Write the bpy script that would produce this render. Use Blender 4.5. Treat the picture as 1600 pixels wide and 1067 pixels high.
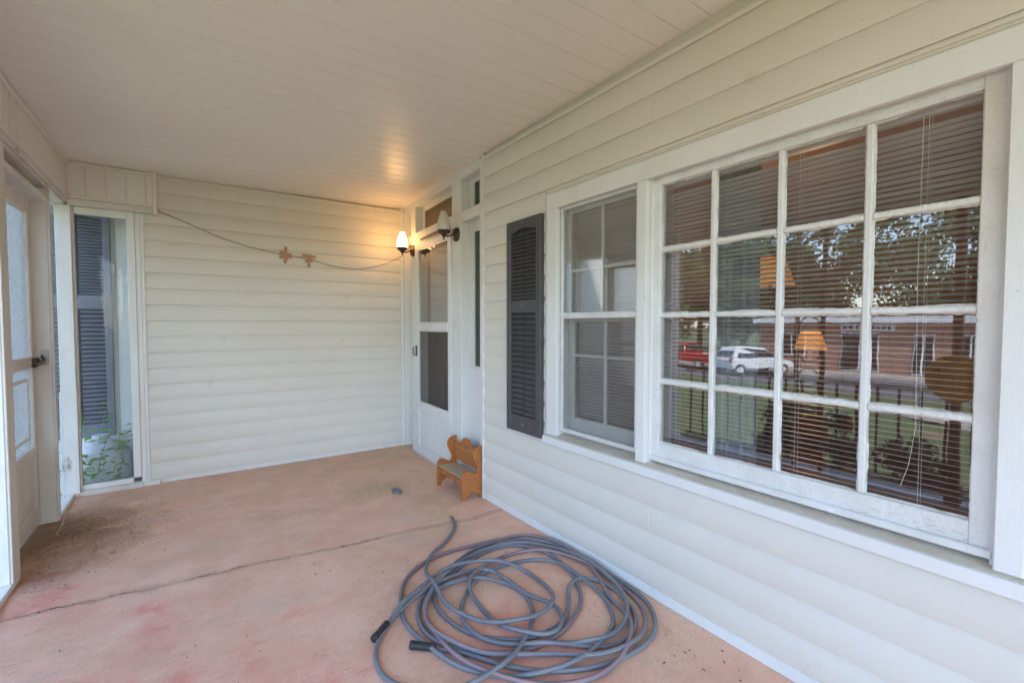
import bpy, bmesh, math, random
import numpy as np
from mathutils import Matrix, Vector
R = math.radians
random.seed(7)
S = bpy.context.scene
for o in list(bpy.data.objects): bpy.data.objects.remove(o)
COL = S.collection

# ------------------------------------------------------------------ camera, sky, sun, exposure
cam = bpy.data.cameras.new('camera'); co = bpy.data.objects.new('camera', cam); COL.objects.link(co)
cam.sensor_width = 36; cam.lens = 16.2; cam.clip_start = .02; cam.clip_end = 3000
co.location = (0, 0, 1.25); co.rotation_euler = (R(90 - 2.108), 0, R(-34.83))
S.camera = co
SUN_EL, SUN_AZ = 50, 150            # azimuth measured from +Y towards +X: the sun stands behind the house
W = bpy.data.worlds.new('World'); S.world = W; W.use_nodes = True
nt = W.node_tree; bg = nt.nodes['Background']
sky = nt.nodes.new('ShaderNodeTexSky'); sky.sky_type = 'NISHITA'; sky.sun_disc = False
sky.sun_elevation = R(SUN_EL); sky.sun_rotation = R(SUN_AZ)
sky.air_density = 1.0; sky.dust_density = .8; sky.ozone_density = 2.0; sky.altitude = 200
nt.links.new(sky.outputs[0], bg.inputs['Color']); bg.inputs['Strength'].default_value = .15
sl = bpy.data.lights.new('sun', 'SUN'); sl.energy = 2.1; sl.angle = R(.6); sl.color = (1, .95, .87)
so = bpy.data.objects.new('sun', sl); COL.objects.link(so)
_d = Vector((math.sin(R(SUN_AZ)) * math.cos(R(SUN_EL)), math.cos(R(SUN_AZ)) * math.cos(R(SUN_EL)), math.sin(R(SUN_EL))))
so.rotation_euler = _d.to_track_quat('Z', 'Y').to_euler(); so.location = (0, 0, 30)
S.view_settings.view_transform = 'Standard'; S.view_settings.look = 'None'
S.view_settings.gamma = 1; S.view_settings.exposure = 2.90
S.cycles.use_denoising = True; S.cycles.max_bounces = 10; S.cycles.diffuse_bounces = 5
S.cycles.transparent_max_bounces = 24; S.cycles.glossy_bounces = 4; S.cycles.caustics_reflective = False
S.cycles.sample_clamp_indirect = 6

# ------------------------------------------------------------------ materials
def nmat(name):
    m = bpy.data.materials.new(name); m.use_nodes = True
    t = m.node_tree; return m, t, t.nodes, t.links
def noise(t, scale, detail=4, vec=None, rough=.55):
    n = t.nodes.new('ShaderNodeTexNoise'); n.inputs['Scale'].default_value = scale
    n.inputs['Detail'].default_value = detail; n.inputs['Roughness'].default_value = rough
    if vec is not None: t.links.new(vec, n.inputs['Vector'])
    return n.outputs['Fac']
def ramp(t, fac, a, b, ca=(0, 0, 0, 1), cb=(1, 1, 1, 1)):
    r = t.nodes.new('ShaderNodeValToRGB'); e = r.color_ramp.elements
    e[0].position = a; e[1].position = b; e[0].color = ca; e[1].color = cb
    t.links.new(fac, r.inputs[0]); return r.outputs[0]
def mix(t, fac, a, b):
    n = t.nodes.new('ShaderNodeMix'); n.data_type = 'RGBA'
    for s, v in ((0, fac), (6, a), (7, b)):
        if hasattr(v, 'is_linked') or hasattr(v, 'links'): t.links.new(v, n.inputs[s])
        else: n.inputs[s].default_value = v if s == 0 else (*v[:3], 1)
    return n.outputs[2]
def math_(t, op, a, b=None, c=None):
    n = t.nodes.new('ShaderNodeMath'); n.operation = op
    for i, v in enumerate((a, b, c)):
        if v is None: continue
        if hasattr(v, 'links'): t.links.new(v, n.inputs[i])
        else: n.inputs[i].default_value = v
    return n.outputs[0]
def wpos(t, sc=(1, 1, 1)):
    g = t.nodes.new('ShaderNodeNewGeometry'); mp = t.nodes.new('ShaderNodeMapping')
    mp.inputs['Scale'].default_value = sc; t.links.new(g.outputs['Position'], mp.inputs['Vector']); return mp.outputs[0]
def bump(t, h, strength, dist=.01):
    b = t.nodes.new('ShaderNodeBump'); b.inputs['Strength'].default_value = strength; b.inputs['Distance'].default_value = dist
    t.links.new(h, b.inputs['Height']); return b.outputs[0]
def pmat(name, c1, c2=None, rough=.5, scale=6, sc=(1, 1, 1), dirt=None, dirt_amt=(.62, .78), dscale=3, bmp=0, bscale=60, metallic=0, spec=.4, rvar=0, specks=0):
    m, t, N, L = nmat(name); b = N['Principled BSDF']
    v = wpos(t, sc); f = noise(t, scale, 5, v)
    col = mix(t, ramp(t, f, .35, .68), c1, c2 or tuple(x * .88 for x in c1))
    if dirt:
        d = ramp(t, noise(t, dscale, 8, v, .7), dirt_amt[0], dirt_amt[1]); col = mix(t, d, col, dirt)
    if specks: col = mix(t, math_(t, 'MULTIPLY', ramp(t, noise(t, 55, 3, wpos(t), .6), .70, .76), specks), col, (.22, .18, .13))
    L.new(col, b.inputs['Base Color']); b.inputs['Roughness'].default_value = rough
    if rvar: L.new(math_(t, 'MULTIPLY_ADD', f, rvar, rough - rvar / 2), b.inputs['Roughness'])
    b.inputs['Metallic'].default_value = metallic; b.inputs['Specular IOR Level'].default_value = spec
    if bmp: L.new(bump(t, noise(t, bscale, 4, v), bmp), b.inputs['Normal'])
    return m
M = {}
M['siding'] = pmat('siding', (.70, .655, .585), (.67, .62, .545), .5, 1.3, (1, 1, 1), (.52, .46, .36), (.64, .82), 5, .14, 120, specks=.30)
M['trim'] = pmat('trim', (.74, .735, .715), (.69, .68, .65), .48, 4, (1, 1, .4), (.46, .40, .31), (.63, .82), 9, .16, 90, specks=.4)
M['sash'] = pmat('sash', (.74, .735, .72), (.66, .645, .615), .5, 9, (1, 1, 1), (.42, .36, .29), (.60, .80), 14, .5, 70, specks=.5)
M['putty'] = pmat('putty', (.74, .72, .66), (.60, .57, .50), .7, 30, bmp=.5, bscale=200)
M['soffit'] = pmat('soffit', (.84, .78, .71), (.81, .745, .675), .33, .9, (1, 1, 1), (.55, .47, .39), (.66, .82), 4, .10, 30, specks=.2)
M['beam_vinyl'] = pmat('beam_vinyl', (.76, .71, .64), (.72, .67, .60), .45, 2, bmp=.08)
M['old_wood_paint'] = pmat('old_wood_paint', (.72, .67, .61), (.62, .56, .50), .6, 5, (1, 1, .3), (.30, .24, .18), (.62, .72), 8, .3, 60)
M['worn_white'] = pmat('worn_white', (.80, .79, .76), (.73, .71, .66), .55, 6, (1, 1, .4), (.33, .27, .20), (.62, .70), 5, .3, 60)
M['sill_dirt'] = pmat('sill_dirt', (.58, .50, .40), (.66, .60, .50), .9, 12, bmp=.5, bscale=150)
M['aluminium'] = pmat('aluminium', (.72, .72, .71), (.62, .62, .61), .42, 10, metallic=.25, dirt=(.4, .38, .34), dscale=12)
M['shutter'] = pmat('shutter', (.070, .066, .068), (.085, .080, .082), .40, 14, (1, 1, 3), bmp=.15, bscale=90)
M['louvre'] = pmat('louvre', (.125, .115, .112), (.105, .097, .097), .4, 14)
M['shutter_far'] = pmat('shutter_far', (.15, .155, .19), (.19, .19, .22), .6, 10)
M['screw'] = pmat('screw', (.35, .33, .31), rough=.4, metallic=.6)
M['bench'] = pmat('bench', (.50, .185, .055), (.27, .085, .024), .42, 6, (14, 3, 22), (.12, .05, .02), (.66, .8), 5, .12, 60)
M['bench_edge'] = pmat('bench_edge', (.50, .29, .14), (.40, .21, .09), .55, 20)
M['carpet'] = pmat('carpet', (.58, .46, .31), (.50, .39, .26), .95, 40, bmp=.8, bscale=400)
M['rubber'] = pmat('rubber', (.022, .022, .024), (.04, .038, .036), .5, 30)
M['bronze'] = pmat('bronze', (.085, .05, .035), (.12, .075, .05), .4, 20, metallic=.7)
M['iron'] = pmat('iron', (.022, .019, .018), (.06, .03, .022), .55, 12, bmp=.3)
M['brown_wood'] = pmat('brown_wood', (.13, .07, .045), (.09, .05, .032), .55, 8, (6, 6, .8))
M['slat'] = pmat('slat', (.72, .72, .74), (.66, .66, .68), .38, 4)
M['cord'] = pmat('cord', (.75, .72, .64), rough=.8)
M['paneling'] = pmat('paneling', (.36, .18, .075), (.25, .12, .05), .45, 5, (1, 14, 1), (.16, .06, .02), (.62, .7), 3)
M['room_floor'] = pmat('room_floor', (.25, .15, .09), rough=.6)
M['curtain'] = pmat('curtain', (.52, .50, .53), (.42, .40, .43), .9, 20, (1, 18, .5))
M['door_wood'] = pmat('door_wood', (.17, .10, .065), (.11, .063, .042), .5, 5, (7, 7, 1.0))
M['wire'] = pmat('wire', (.19, .12, .075), rough=.6)
M['tape'] = pmat('tape', (.50, .31, .18), (.38, .22, .12), .65, 60)
M['orange'] = pmat('orange', (.55, .17, .06), rough=.7)
M['concrete'] = pmat('concrete', (.42, .38, .33), (.34, .31, .27), .85, 2, bmp=.2)
M['asphalt'] = pmat('asphalt', (.15, .15, .155), (.12, .12, .125), .85, 3)
M['grass'] = pmat('grass', (.085, .125, .04), (.13, .15, .06), .9, 1.5, (1, 1, 1), (.25, .17, .09), (.60, .72), .8, .5, 20)
M['bark'] = pmat('bark', (.10, .07, .05), rough=.9, bmp=.5, bscale=20)
M['white_metal'] = pmat('white_metal', (.75, .76, .78), rough=.4)
M['glass_dark'] = pmat('glass_dark', (.02, .022, .025), rough=.08)
M['carwhite'] = pmat('carwhite', (.80, .81, .83), rough=.2)
M['carred'] = pmat('carred', (.45, .03, .03), rough=.22)
M['tail_light'] = pmat('tail_light', (.5, .03, .02), rough=.2)
M['roof_dark'] = pmat('roof_dark', (.10, .10, .11), rough=.85)
M['white_plastic'] = pmat('white_plastic', (.66, .68, .72), (.58, .60, .65), .45, 8)
M['gauge_face'] = pmat('gauge_face', (.85, .55, .12), (.78, .48, .10), .4, 10)
M['ink'] = pmat('ink', (.05, .03, .02), rough=.6)
M['red_ink'] = pmat('red_ink', (.45, .05, .03), rough=.6)
M['sign_white'] = pmat('sign_white', (.72, .74, .76), rough=.5)
M['shade_off'] = pmat('shade_off', (.66, .60, .50), (.58, .52, .43), .35, 10)
M['straw'] = pmat('straw', (.60, .46, .26), (.50, .37, .20), .9, 30)
M['leaf_litter'] = pmat('leaf_litter', (.10, .065, .04), rough=.9)
M['grey_clump'] = pmat('grey_clump', (.30, .285, .265), (.20, .19, .18), .9, 60)

def mk_leaf(name, a, b, sc=3):
    m, t, N, L = nmat(name); p = N['Principled BSDF']
    L.new(mix(t, ramp(t, noise(t, sc, 3, wpos(t)), .3, .7), a, b), p.inputs['Base Color']); p.inputs['Roughness'].default_value = .55
    p.inputs['Subsurface Weight'].default_value = 0
    tr = N.new('ShaderNodeBsdfTranslucent'); tr.inputs[0].default_value = (*[min(1, x * 1.6) for x in b], 1)
    ms = N.new('ShaderNodeMixShader'); ms.inputs[0].default_value = .3
    L.new(p.outputs[0], ms.inputs[1]); L.new(tr.outputs[0], ms.inputs[2]); L.new(ms.outputs[0], N['Material Output'].inputs[0]); return m
M['leaf'] = mk_leaf('leaf', (.035, .07, .018), (.07, .12, .03), 1)
M['leaf_bright'] = mk_leaf('leaf_bright', (.16, .36, .04), (.28, .46, .08), 30)
M['leaf_bush'] = mk_leaf('leaf_bush', (.02, .045, .015), (.045, .08, .025), 6)

def mk_glass(name, extra=.06, mul=2.0, tint=(1, 1, 1), wav=0, wscale=5, rough=0.0, haze=0, hazecol=(.6, .6, .6), hscale=8):
    m, t, N, L = nmat(name); N.remove(N['Principled BSDF']); out = N['Material Output']
    tr = N.new('ShaderNodeBsdfTransparent'); tr.inputs[0].default_value = (*tint, 1)
    gl = N.new('ShaderNodeBsdfGlossy'); gl.inputs['Roughness'].default_value = rough
    fr = N.new('ShaderNodeFresnel'); gb = N.new('ShaderNodeNewGeometry'); L.new(math_(t, 'MULTIPLY_ADD', gb.outputs['Backfacing'], 1 / 1.5 - 1.5, 1.5), fr.inputs[0])
    if wav:
        nb = bump(t, noise(t, wscale, 2, wpos(t)), wav, .02); L.new(nb, gl.inputs['Normal'])
    fac = math_(t, 'MULTIPLY_ADD', fr.outputs[0], mul, extra); fac = math_(t, 'MINIMUM', fac, 1.0)
    ms = N.new('ShaderNodeMixShader'); L.new(fac, ms.inputs[0]); L.new(tr.outputs[0], ms.inputs[1]); L.new(gl.outputs[0], ms.inputs[2])
    sh = ms.outputs[0]
    if haze:
        df = N.new('ShaderNodeBsdfDiffuse'); df.inputs[0].default_value = (*hazecol, 1)
        tl = N.new('ShaderNodeBsdfTranslucent'); tl.inputs[0].default_value = (*hazecol, 1)
        ad = N.new('ShaderNodeMixShader'); ad.inputs[0].default_value = .5
        L.new(df.outputs[0], ad.inputs[1]); L.new(tl.outputs[0], ad.inputs[2])
        hz = ramp(t, noise(t, hscale, 8, wpos(t), .7), .3, .75, (haze * .55,) * 3 + (1,), (min(1, haze * 1.5),) * 3 + (1,))
        m2 = N.new('ShaderNodeMixShader'); L.new(hz, m2.inputs[0]); L.new(sh, m2.inputs[1]); L.new(ad.outputs[0], m2.inputs[2]); sh = m2.outputs[0]
    L.new(sh, out.inputs[0]); return m
M['glass'] = mk_glass('glass', .068, 2.0, (.93, .94, .94), .018, 4, haze=.045, hazecol=(.5, .5, .5))
M['storm_glass'] = mk_glass('storm_glass', .10, 2.0, (.9, .91, .9), .025, 3, haze=.05)
M['frosted'] = mk_glass('frosted', .02, 1.0, (.62, .64, .66), 1.0, 120, 0.25, .5, (.30, .31, .325), 60)
M['dirty_glass'] = mk_glass('dirty_glass', .0, .5, (.86, .88, .9), .05, 6, 0, .09, (.5, .51, .53), 14)
M['screen'] = mk_glass('screen', 0.0, 0.0, (.85, .85, .85), 0, 1, .5, .40, (.36, .345, .32), .05)
M['clear_plastic'] = mk_glass('clear_plastic', .03, 1, (.95, .95, .95))

def mk_mosaic(name, cols, scale=90):
    m, t, N, L = nmat(name); p = N['Principled BSDF']
    vo = N.new('ShaderNodeTexVoronoi'); vo.inputs['Scale'].default_value = scale; L.new(wpos(t), vo.inputs['Vector'])
    sep = N.new('ShaderNodeSeparateColor'); L.new(vo.outputs['Color'], sep.inputs[0])
    r = N.new('ShaderNodeValToRGB'); e = r.color_ramp.elements
    e[0].color = (*cols[0], 1); e[1].color = (*cols[-1], 1)
    for i, c in enumerate(cols[1:-1]):
        q = e.new((i + 1) / (len(cols) - 1)); q.color = (*c, 1)
    L.new(sep.outputs[0], r.inputs[0]); L.new(r.outputs[0], p.inputs['Base Color']); p.inputs['Roughness'].default_value = .15
    L.new(bump(t, vo.outputs['Distance'], .8, .01), p.inputs['Normal']); return m
M['amber_glass'] = mk_mosaic('amber_glass', [(.10, .045, .02), (.20, .10, .04), (.08, .06, .03), (.16, .07, .03), (.12, .10, .06)])
M['green_glass'] = mk_mosaic('green_glass', [(.02, .05, .035), (.05, .09, .06), (.03, .045, .03), (.07, .07, .045)])

def mk_emit(name, c, s, base=(.9, .8, .6)):
    m, t, N, L = nmat(name); p = N['Principled BSDF']; p.inputs['Base Color'].default_value = (*base, 1)
    p.inputs['Emission Color'].default_value = (*c, 1); p.inputs['Emission Strength'].default_value = s; p.inputs['Roughness'].default_value = .4; return m
M['shade_lit'] = mk_emit('shade_lit', (1, .56, .20), 1.5)
M['lampshade_warm'] = mk_emit('lampshade_warm', (1, .42, .08), .055, (.8, .4, .1))

def mk_hose():
    m, t, N, L = nmat('hose'); p = N['Principled BSDF']
    uv = N.new('ShaderNodeUVMap'); sp = N.new('ShaderNodeSeparateXYZ'); L.new(uv.outputs[0], sp.inputs[0])
    d = math_(t, 'ABSOLUTE', math_(t, 'SUBTRACT', sp.outputs[0], .5)); s = math_(t, 'LESS_THAN', d, .045)
    base = mix(t, ramp(t, noise(t, 9, 5, wpos(t)), .35, .7), (.15, .16, .185), (.21, .213, .225))
    base = mix(t, ramp(t, noise(t, 16, 6, wpos(t), .7), .6, .78), base, (.24, .20, .155))
    L.new(mix(t, s, base, (.42, .17, .17)), p.inputs['Base Color']); p.inputs['Roughness'].default_value = .45
    L.new(bump(t, noise(t, 250, 2, wpos(t)), .1), p.inputs['Normal']); return m
M['hose'] = mk_hose()

def mk_brick():
    m, t, N, L = nmat('brick_wall'); p = N['Principled BSDF']
    b = N.new('ShaderNodeTexBrick'); g = N.new('ShaderNodeNewGeometry'); sx = N.new('ShaderNodeSeparateXYZ'); L.new(g.outputs['Position'], sx.inputs[0])
    cx = N.new('ShaderNodeCombineXYZ'); L.new(sx.outputs[1], cx.inputs[0]); L.new(sx.outputs[2], cx.inputs[1]); L.new(cx.outputs[0], b.inputs['Vector'])
    b.inputs['Color1'].default_value = (.33, .15, .09, 1); b.inputs['Color2'].default_value = (.25, .10, .065, 1); b.inputs['Mortar'].default_value = (.38, .33, .28, 1)
    b.inputs['Scale'].default_value = 1; b.inputs['Brick Width'].default_value = .22; b.inputs['Row Height'].default_value = .075; b.inputs['Mortar Size'].default_value = .008
    L.new(b.outputs[0], p.inputs['Base Color']); p.inputs['Roughness'].default_value = .85; return m
M['brick_wall'] = mk_brick()

def mk_floor():
    m, t, N, L = nmat('painted_concrete'); p = N['Principled BSDF']
    g = N.new('ShaderNodeNewGeometry'); sp = N.new('ShaderNodeSeparateXYZ'); L.new(g.outputs['Position'], sp.inputs[0]); X, Y = sp.outputs[0], sp.outputs[1]
    P = g.outputs['Position']
    n1 = noise(t, 1.1, 6, P, .6); n2 = noise(t, 5, 8, P, .65); n3 = noise(t, 38, 6, P, .7); n4 = noise(t, 2.3, 7, P, .62)
    red = mix(t, ramp(t, n2, .40, .58), (.70, .31, .24), (.77, .47, .37))
    pale = mix(t, ramp(t, noise(t, 3.1, 9, P, .68), .40, .62), (.79, .555, .425), (.70, .45, .325))
    # worn pale film, heavier towards the house and the far end where feet and dust go
    w = math_(t, 'ADD', math_(t, 'MULTIPLY', Y, .11), math_(t, 'MULTIPLY', X, .13))
    w = math_(t, 'ADD', math_(t, 'ADD', w, n1), math_(t, 'MULTIPLY', n4, .5))
    col = mix(t, ramp(t, w, .84, 1.28), red, pale)
    dust = (.54, .395, .265)
    dd = math_(t, 'ADD', math_(t, 'MULTIPLY', math_(t, 'SUBTRACT', Y, 3.6), .30), n2)
    dd = math_(t, 'ADD', dd, math_(t, 'MULTIPLY', math_(t, 'SUBTRACT', X, 1.1), .10))
    col = mix(t, math_(t, 'MULTIPLY', ramp(t, dd, .42, .95), .8), col, dust)
    # chalky bare flecks
    col = mix(t, math_(t, 'MULTIPLY', ramp(t, noise(t, 5, 12, P, .78), .56, .68), .7), col, (.76, .64, .55))
    col = mix(t, math_(t, 'MULTIPLY', ramp(t, noise(t, 90, 3, P, .7), .66, .75), .5), col, (.20, .13, .09))
    col = mix(t, math_(t, 'MULTIPLY', ramp(t, noise(t, 1.7, 10, P, .72), .54, .70), .5), col, (.42, .29, .21))
    # leaf mould blown in beside the outer door
    dx = math_(t, 'DIVIDE', math_(t, 'ADD', X, .72), .50); dy = math_(t, 'DIVIDE', math_(t, 'SUBTRACT', Y, 3.75), .85)
    r = math_(t, 'SQRT', math_(t, 'ADD', math_(t, 'MULTIPLY', dx, dx), math_(t, 'MULTIPLY', dy, dy)))
    r = math_(t, 'ADD', r, math_(t, 'MULTIPLY', math_(t, 'SUBTRACT', n4, .5), 1.5))
    r = math_(t, 'ADD', r, math_(t, 'MULTIPLY', math_(t, 'SUBTRACT', n3, .5), .7))
    mould = ramp(t, r, .25, 1.15, (1, 1, 1, 1), (0, 0, 0, 1))
    col = mix(t, math_(t, 'MULTIPLY', mould, .85), col, mix(t, ramp(t, n3, .35, .65), (.12, .085, .05), (.26, .17, .105)))
    gs = N.new('ShaderNodeMapping'); gs.inputs['Rotation'].default_value = (0, 0, .35); gs.inputs['Scale'].default_value = (5, 26, 1); L.new(P, gs.inputs['Vector'])
    col = mix(t, math_(t, 'MULTIPLY', ramp(t, noise(t, 1.6, 8, gs.outputs[0], .7), .56, .72), .38), col, (.30, .22, .16))
    col = mix(t, math_(t, 'MULTIPLY', ramp(t, noise(t, 1.25, 9, P, .7), .53, .66), .55), col, (.56, .49, .40))
    gr_ = ramp(t, noise(t, 130, 4, P, .75), .30, .70, (.91, .81, .76, 1), (1.19, 1.065, 1.0, 1))
    mm = N.new('ShaderNodeMix'); mm.data_type = 'RGBA'; mm.blend_type = 'MULTIPLY'; mm.inputs[0].default_value = 1; L.new(col, mm.inputs[6]); L.new(gr_, mm.inputs[7]); col = mm.outputs[2]
    # the long crack
    cy = math_(t, 'MULTIPLY_ADD', X, -.105, 2.725)
    cy = math_(t, 'ADD', cy, math_(t, 'MULTIPLY', math_(t, 'SUBTRACT', noise(t, 2.2, 2, P), .5), .13))
    cy = math_(t, 'ADD', cy, math_(t, 'MULTIPLY', math_(t, 'SUBTRACT', noise(t, 14, 6, P, .75), .5), .075))
    cd = math_(t, 'ABSOLUTE', math_(t, 'SUBTRACT', Y, cy))
    wd = math_(t, 'MULTIPLY', ramp(t, noise(t, 7, 5, P, .7), .36, .66), .0050)
    wd = math_(t, 'MULTIPLY', wd, ramp(t, X, .75, 1.15, (1, 1, 1, 1), (.12,) * 3 + (1,)))
    crack = math_(t, 'LESS_THAN', cd, wd)
    halo = ramp(t, cd, 0, .035, (1, 1, 1, 1), (0, 0, 0, 1))
    col = mix(t, math_(t, 'MULTIPLY', halo, .35), col, (.27, .15, .11)); col = mix(t, crack, col, (.13, .055, .045))
    L.new(col, p.inputs['Base Color']); p.inputs['Specular IOR Level'].default_value = .2; L.new(ramp(t, n3, .2, .8, (.6,) * 3 + (1,), (.85,) * 3 + (1,)), p.inputs['Roughness'])
    h = math_(t, 'SUBTRACT', math_(t, 'MULTIPLY', n3, .35), math_(t, 'MULTIPLY', crack, 1.0))
    L.new(bump(t, h, .35, .006), p.inputs['Normal']); return m
M['floor'] = mk_floor()

# ------------------------------------------------------------------ object helpers
FR = {}                                   # object -> world matrix of the frame its vertices live in
def tag(o, label=None, cat=None, group=None, kind=None):
    if label: o['label'] = label
    if cat: o['category'] = cat
    if group: o['group'] = group
    if kind: o['kind'] = kind
    return o
def thing(name, loc, label, cat, rz=0, group=None):
    o = bpy.data.objects.new(name, None); COL.objects.link(o); o.location = loc; o.rotation_euler = (0, 0, rz)
    o.empty_display_size = .1; FR[o] = Matrix.Translation(loc) @ Matrix.Rotation(rz, 4, 'Z'); return tag(o, label, cat, group)
class MB:
    def __init__(s): s.v = []; s.f = []; s.uv = None
    def add(s, vs, fs):
        b = len(s.v); s.v += [tuple(p) for p in vs]; s.f += [tuple(b + i for i in f) for f in fs]; return s
    def box(s, x0, x1, y0, y1, z0, z1):
        x0, x1 = sorted((x0, x1)); y0, y1 = sorted((y0, y1)); z0, z1 = sorted((z0, z1))
        return s.add([(x0, y0, z0), (x1, y0, z0), (x1, y1, z0), (x0, y1, z0), (x0, y0, z1), (x1, y0, z1), (x1, y1, z1), (x0, y1, z1)],
                     [(0, 3, 2, 1), (4, 5, 6, 7), (0, 1, 5, 4), (1, 2, 6, 5), (2, 3, 7, 6), (3, 0, 4, 7)])
    def prism(s, pts, axis, a, b):        # closed outline extruded along an axis
        n = len(pts)
        def P(p, q): return {0: (q, p[0], p[1]), 1: (p[0], q, p[1]), 2: (p[0], p[1], q)}[axis]
        return s.add([P(p, a) for p in pts] + [P(p, b) for p in pts],
                     [tuple(range(n))[::-1], tuple(range(n, 2 * n))] + [(i, (i + 1) % n, n + (i + 1) % n, n + i) for i in range(n)])
    def lathe(s, prof, c, seg=20, ax=2, pleat=0):   # profile of (radius, height)
        b = len(s.v)
        for r, h in prof:
            for k in range(seg):
                a = 2 * math.pi * k / seg; q = r * (1 + (pleat if k % 2 else 0)); u, w = q * math.cos(a), q * math.sin(a)
                d = {2: (u, w, h), 0: (h, u, w), 1: (u, h, w)}[ax]; s.v.append((c[0] + d[0], c[1] + d[1], c[2] + d[2]))
        for i in range(len(prof) - 1):
            for k in range(seg):
                s.f.append((b + i * seg + k, b + i * seg + (k + 1) % seg, b + (i + 1) * seg + (k + 1) % seg, b + (i + 1) * seg + k))
        s.f.append(tuple(b + k for k in range(seg))[::-1]); e = b + (len(prof) - 1) * seg; s.f.append(tuple(e + k for k in range(seg))); return s
    def tube(s, pts, r, seg=8, twist=0, uvs=False, cap=True):
        P = [Vector(p) for p in pts]; n = len(P); b = len(s.v)
        rr = r if hasattr(r, '__len__') else [r] * n; up = Vector((0, 0, 1)); prev = None
        for i in range(n):
            T = (P[min(i + 1, n - 1)] - P[max(i - 1, 0)]).normalized()
            if prev is None:
                ref = up if abs(T.z) < .9 else Vector((1, 0, 0)); side = T.cross(ref).normalized()
            else:
                side = (prev - T * prev.dot(T)).normalized()
            prev = side; nrm = side.cross(T)
            for k in range(seg):
                a = 2 * math.pi * k / seg + twist * i
                s.v.append(tuple(P[i] + (side * math.cos(a) + nrm * math.sin(a)) * rr[i]))
        if uvs and s.uv is None: s.uv = {}
        for i in range(n - 1):
            for k in range(seg):
                f = (b + i * seg + k, b + i * seg + (k + 1) % seg, b + (i + 1) * seg + (k + 1) % seg, b + (i + 1) * seg + k)
                if uvs: s.uv[len(s.f)] = [(k / seg, 0), ((k + 1) / seg, 0), ((k + 1) / seg, 1), (k / seg, 1)]
                s.f.append(f)
        if cap: s.f.append(tuple(b + k for k in range(seg))[::-1]); e = b + (n - 1) * seg; s.f.append(tuple(e + k for k in range(seg)))
        return s
    def build(s, name, mat, parent=None, bevel=0, smooth=False, local=False, ang=35):
        me = bpy.data.meshes.new(name)
        if parent is not None: Mx = FR[parent]; inv = Mx.inverted()
        else:
            a = np.array(s.v); c = Vector(((a[:, 0].min() + a[:, 0].max()) / 2, (a[:, 1].min() + a[:, 1].max()) / 2, a[:, 2].min()))
            Mx = Matrix.Translation(c); inv = Mx.inverted(); local = False
        vs = s.v if local else [tuple(inv @ Vector(p)) for p in s.v]
        me.from_pydata(vs, [], s.f)
        if s.uv:
            l = me.uv_layers.new(name='UVMap')
            for p in me.polygons:
                if p.index in s.uv:
                    for li, q in zip(p.loop_indices, s.uv[p.index]): l.data[li].uv = q
        bm = bmesh.new(); bm.from_mesh(me)
        bmesh.ops.recalc_face_normals(bm, faces=bm.faces)
        if bevel:
            es = [e for e in bm.edges if len(e.link_faces) == 2 and e.calc_face_angle(0) > .6]
            bmesh.ops.bevel(bm, geom=es, offset=bevel, segments=1, affect='EDGES', clamp_overlap=True)
        bm.to_mesh(me); bm.free()
        if smooth:
            me.polygons.foreach_set('use_smooth', [True] * len(me.polygons)); me.set_sharp_from_angle(angle=R(ang))
        me.materials.append(M[mat] if isinstance(mat, str) else mat)
        o = bpy.data.objects.new(name, me); COL.objects.link(o)
        if parent is not None: o.parent = parent; FR[o] = FR[parent]
        else: o.location = Mx.translation; FR[o] = Mx
        return o
def B(name, mat, parent, x0, x1, y0, y1, z0, z1, bevel=.002, local=False):
    return MB().box(x0, x1, y0, y1, z0, z1).build(name, mat, parent, bevel, local=local)
def dup(o, parent, loc):                  # a copy of a piece that shares its mesh
    c = o.copy(); COL.objects.link(c); c.parent = parent; c.location = loc; FR[c] = FR[parent]; return c
def text_mesh(s, size, mat, name, parent, mtx):
    cu = bpy.data.curves.new('t', 'FONT'); cu.body = s; cu.size = size; cu.align_x = 'CENTER'; cu.align_y = 'CENTER'; cu.extrude = .0008
    to = bpy.data.objects.new('t', cu); COL.objects.link(to); dg = bpy.context.evaluated_depsgraph_get()
    me = bpy.data.meshes.new_from_object(to.evaluated_get(dg)); bpy.data.objects.remove(to)
    me.transform(FR[parent].inverted() @ mtx); me.materials.clear(); me.materials.append(M[mat])
    o = bpy.data.objects.new(name, me); COL.objects.link(o); o.parent = parent; FR[o] = FR[parent]; return o
PW = 1.716                                # plane of the front wall
def yy(y, X): return y * X / PW
def zz(z, X): return 1.25 + (z - 1.25) * X / PW

# ------------------------------------------------------------------ ground, road, floor
gx = [-400, -120, -60, -32, -27, -22, -17, -13, -10, -7, -4, -1.2, 2, 12, 60, 400]
gz = lambda x: -.42 if x > -5 else (-1.75 if x < -18 else -.42 - 1.33 * (lambda t: t * t * (3 - 2 * t))((-5 - x) / 13))
gy = [-400, -100, -40, -15, 0, 8, 16, 30, 60, 120, 400]
g = MB(); n = len(gy)
g.add([(x, y, gz(x)) for x in gx for y in gy], [(i * n + j, (i + 1) * n + j, (i + 1) * n + j + 1, i * n + j + 1) for i in range(len(gx) - 1) for j in range(n - 1)])
tag(g.build('lawn', 'grass', smooth=True), kind='structure')
tag(MB().box(-27.5, -18.5, -200, 200, -1.78, -1.742).build('street', 'asphalt'), kind='structure')
tag(MB().box(-31.2, -27.5, -30, 40, -1.79, -1.735).build('parking_apron', 'concrete'), kind='structure')
pth = MB()
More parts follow.
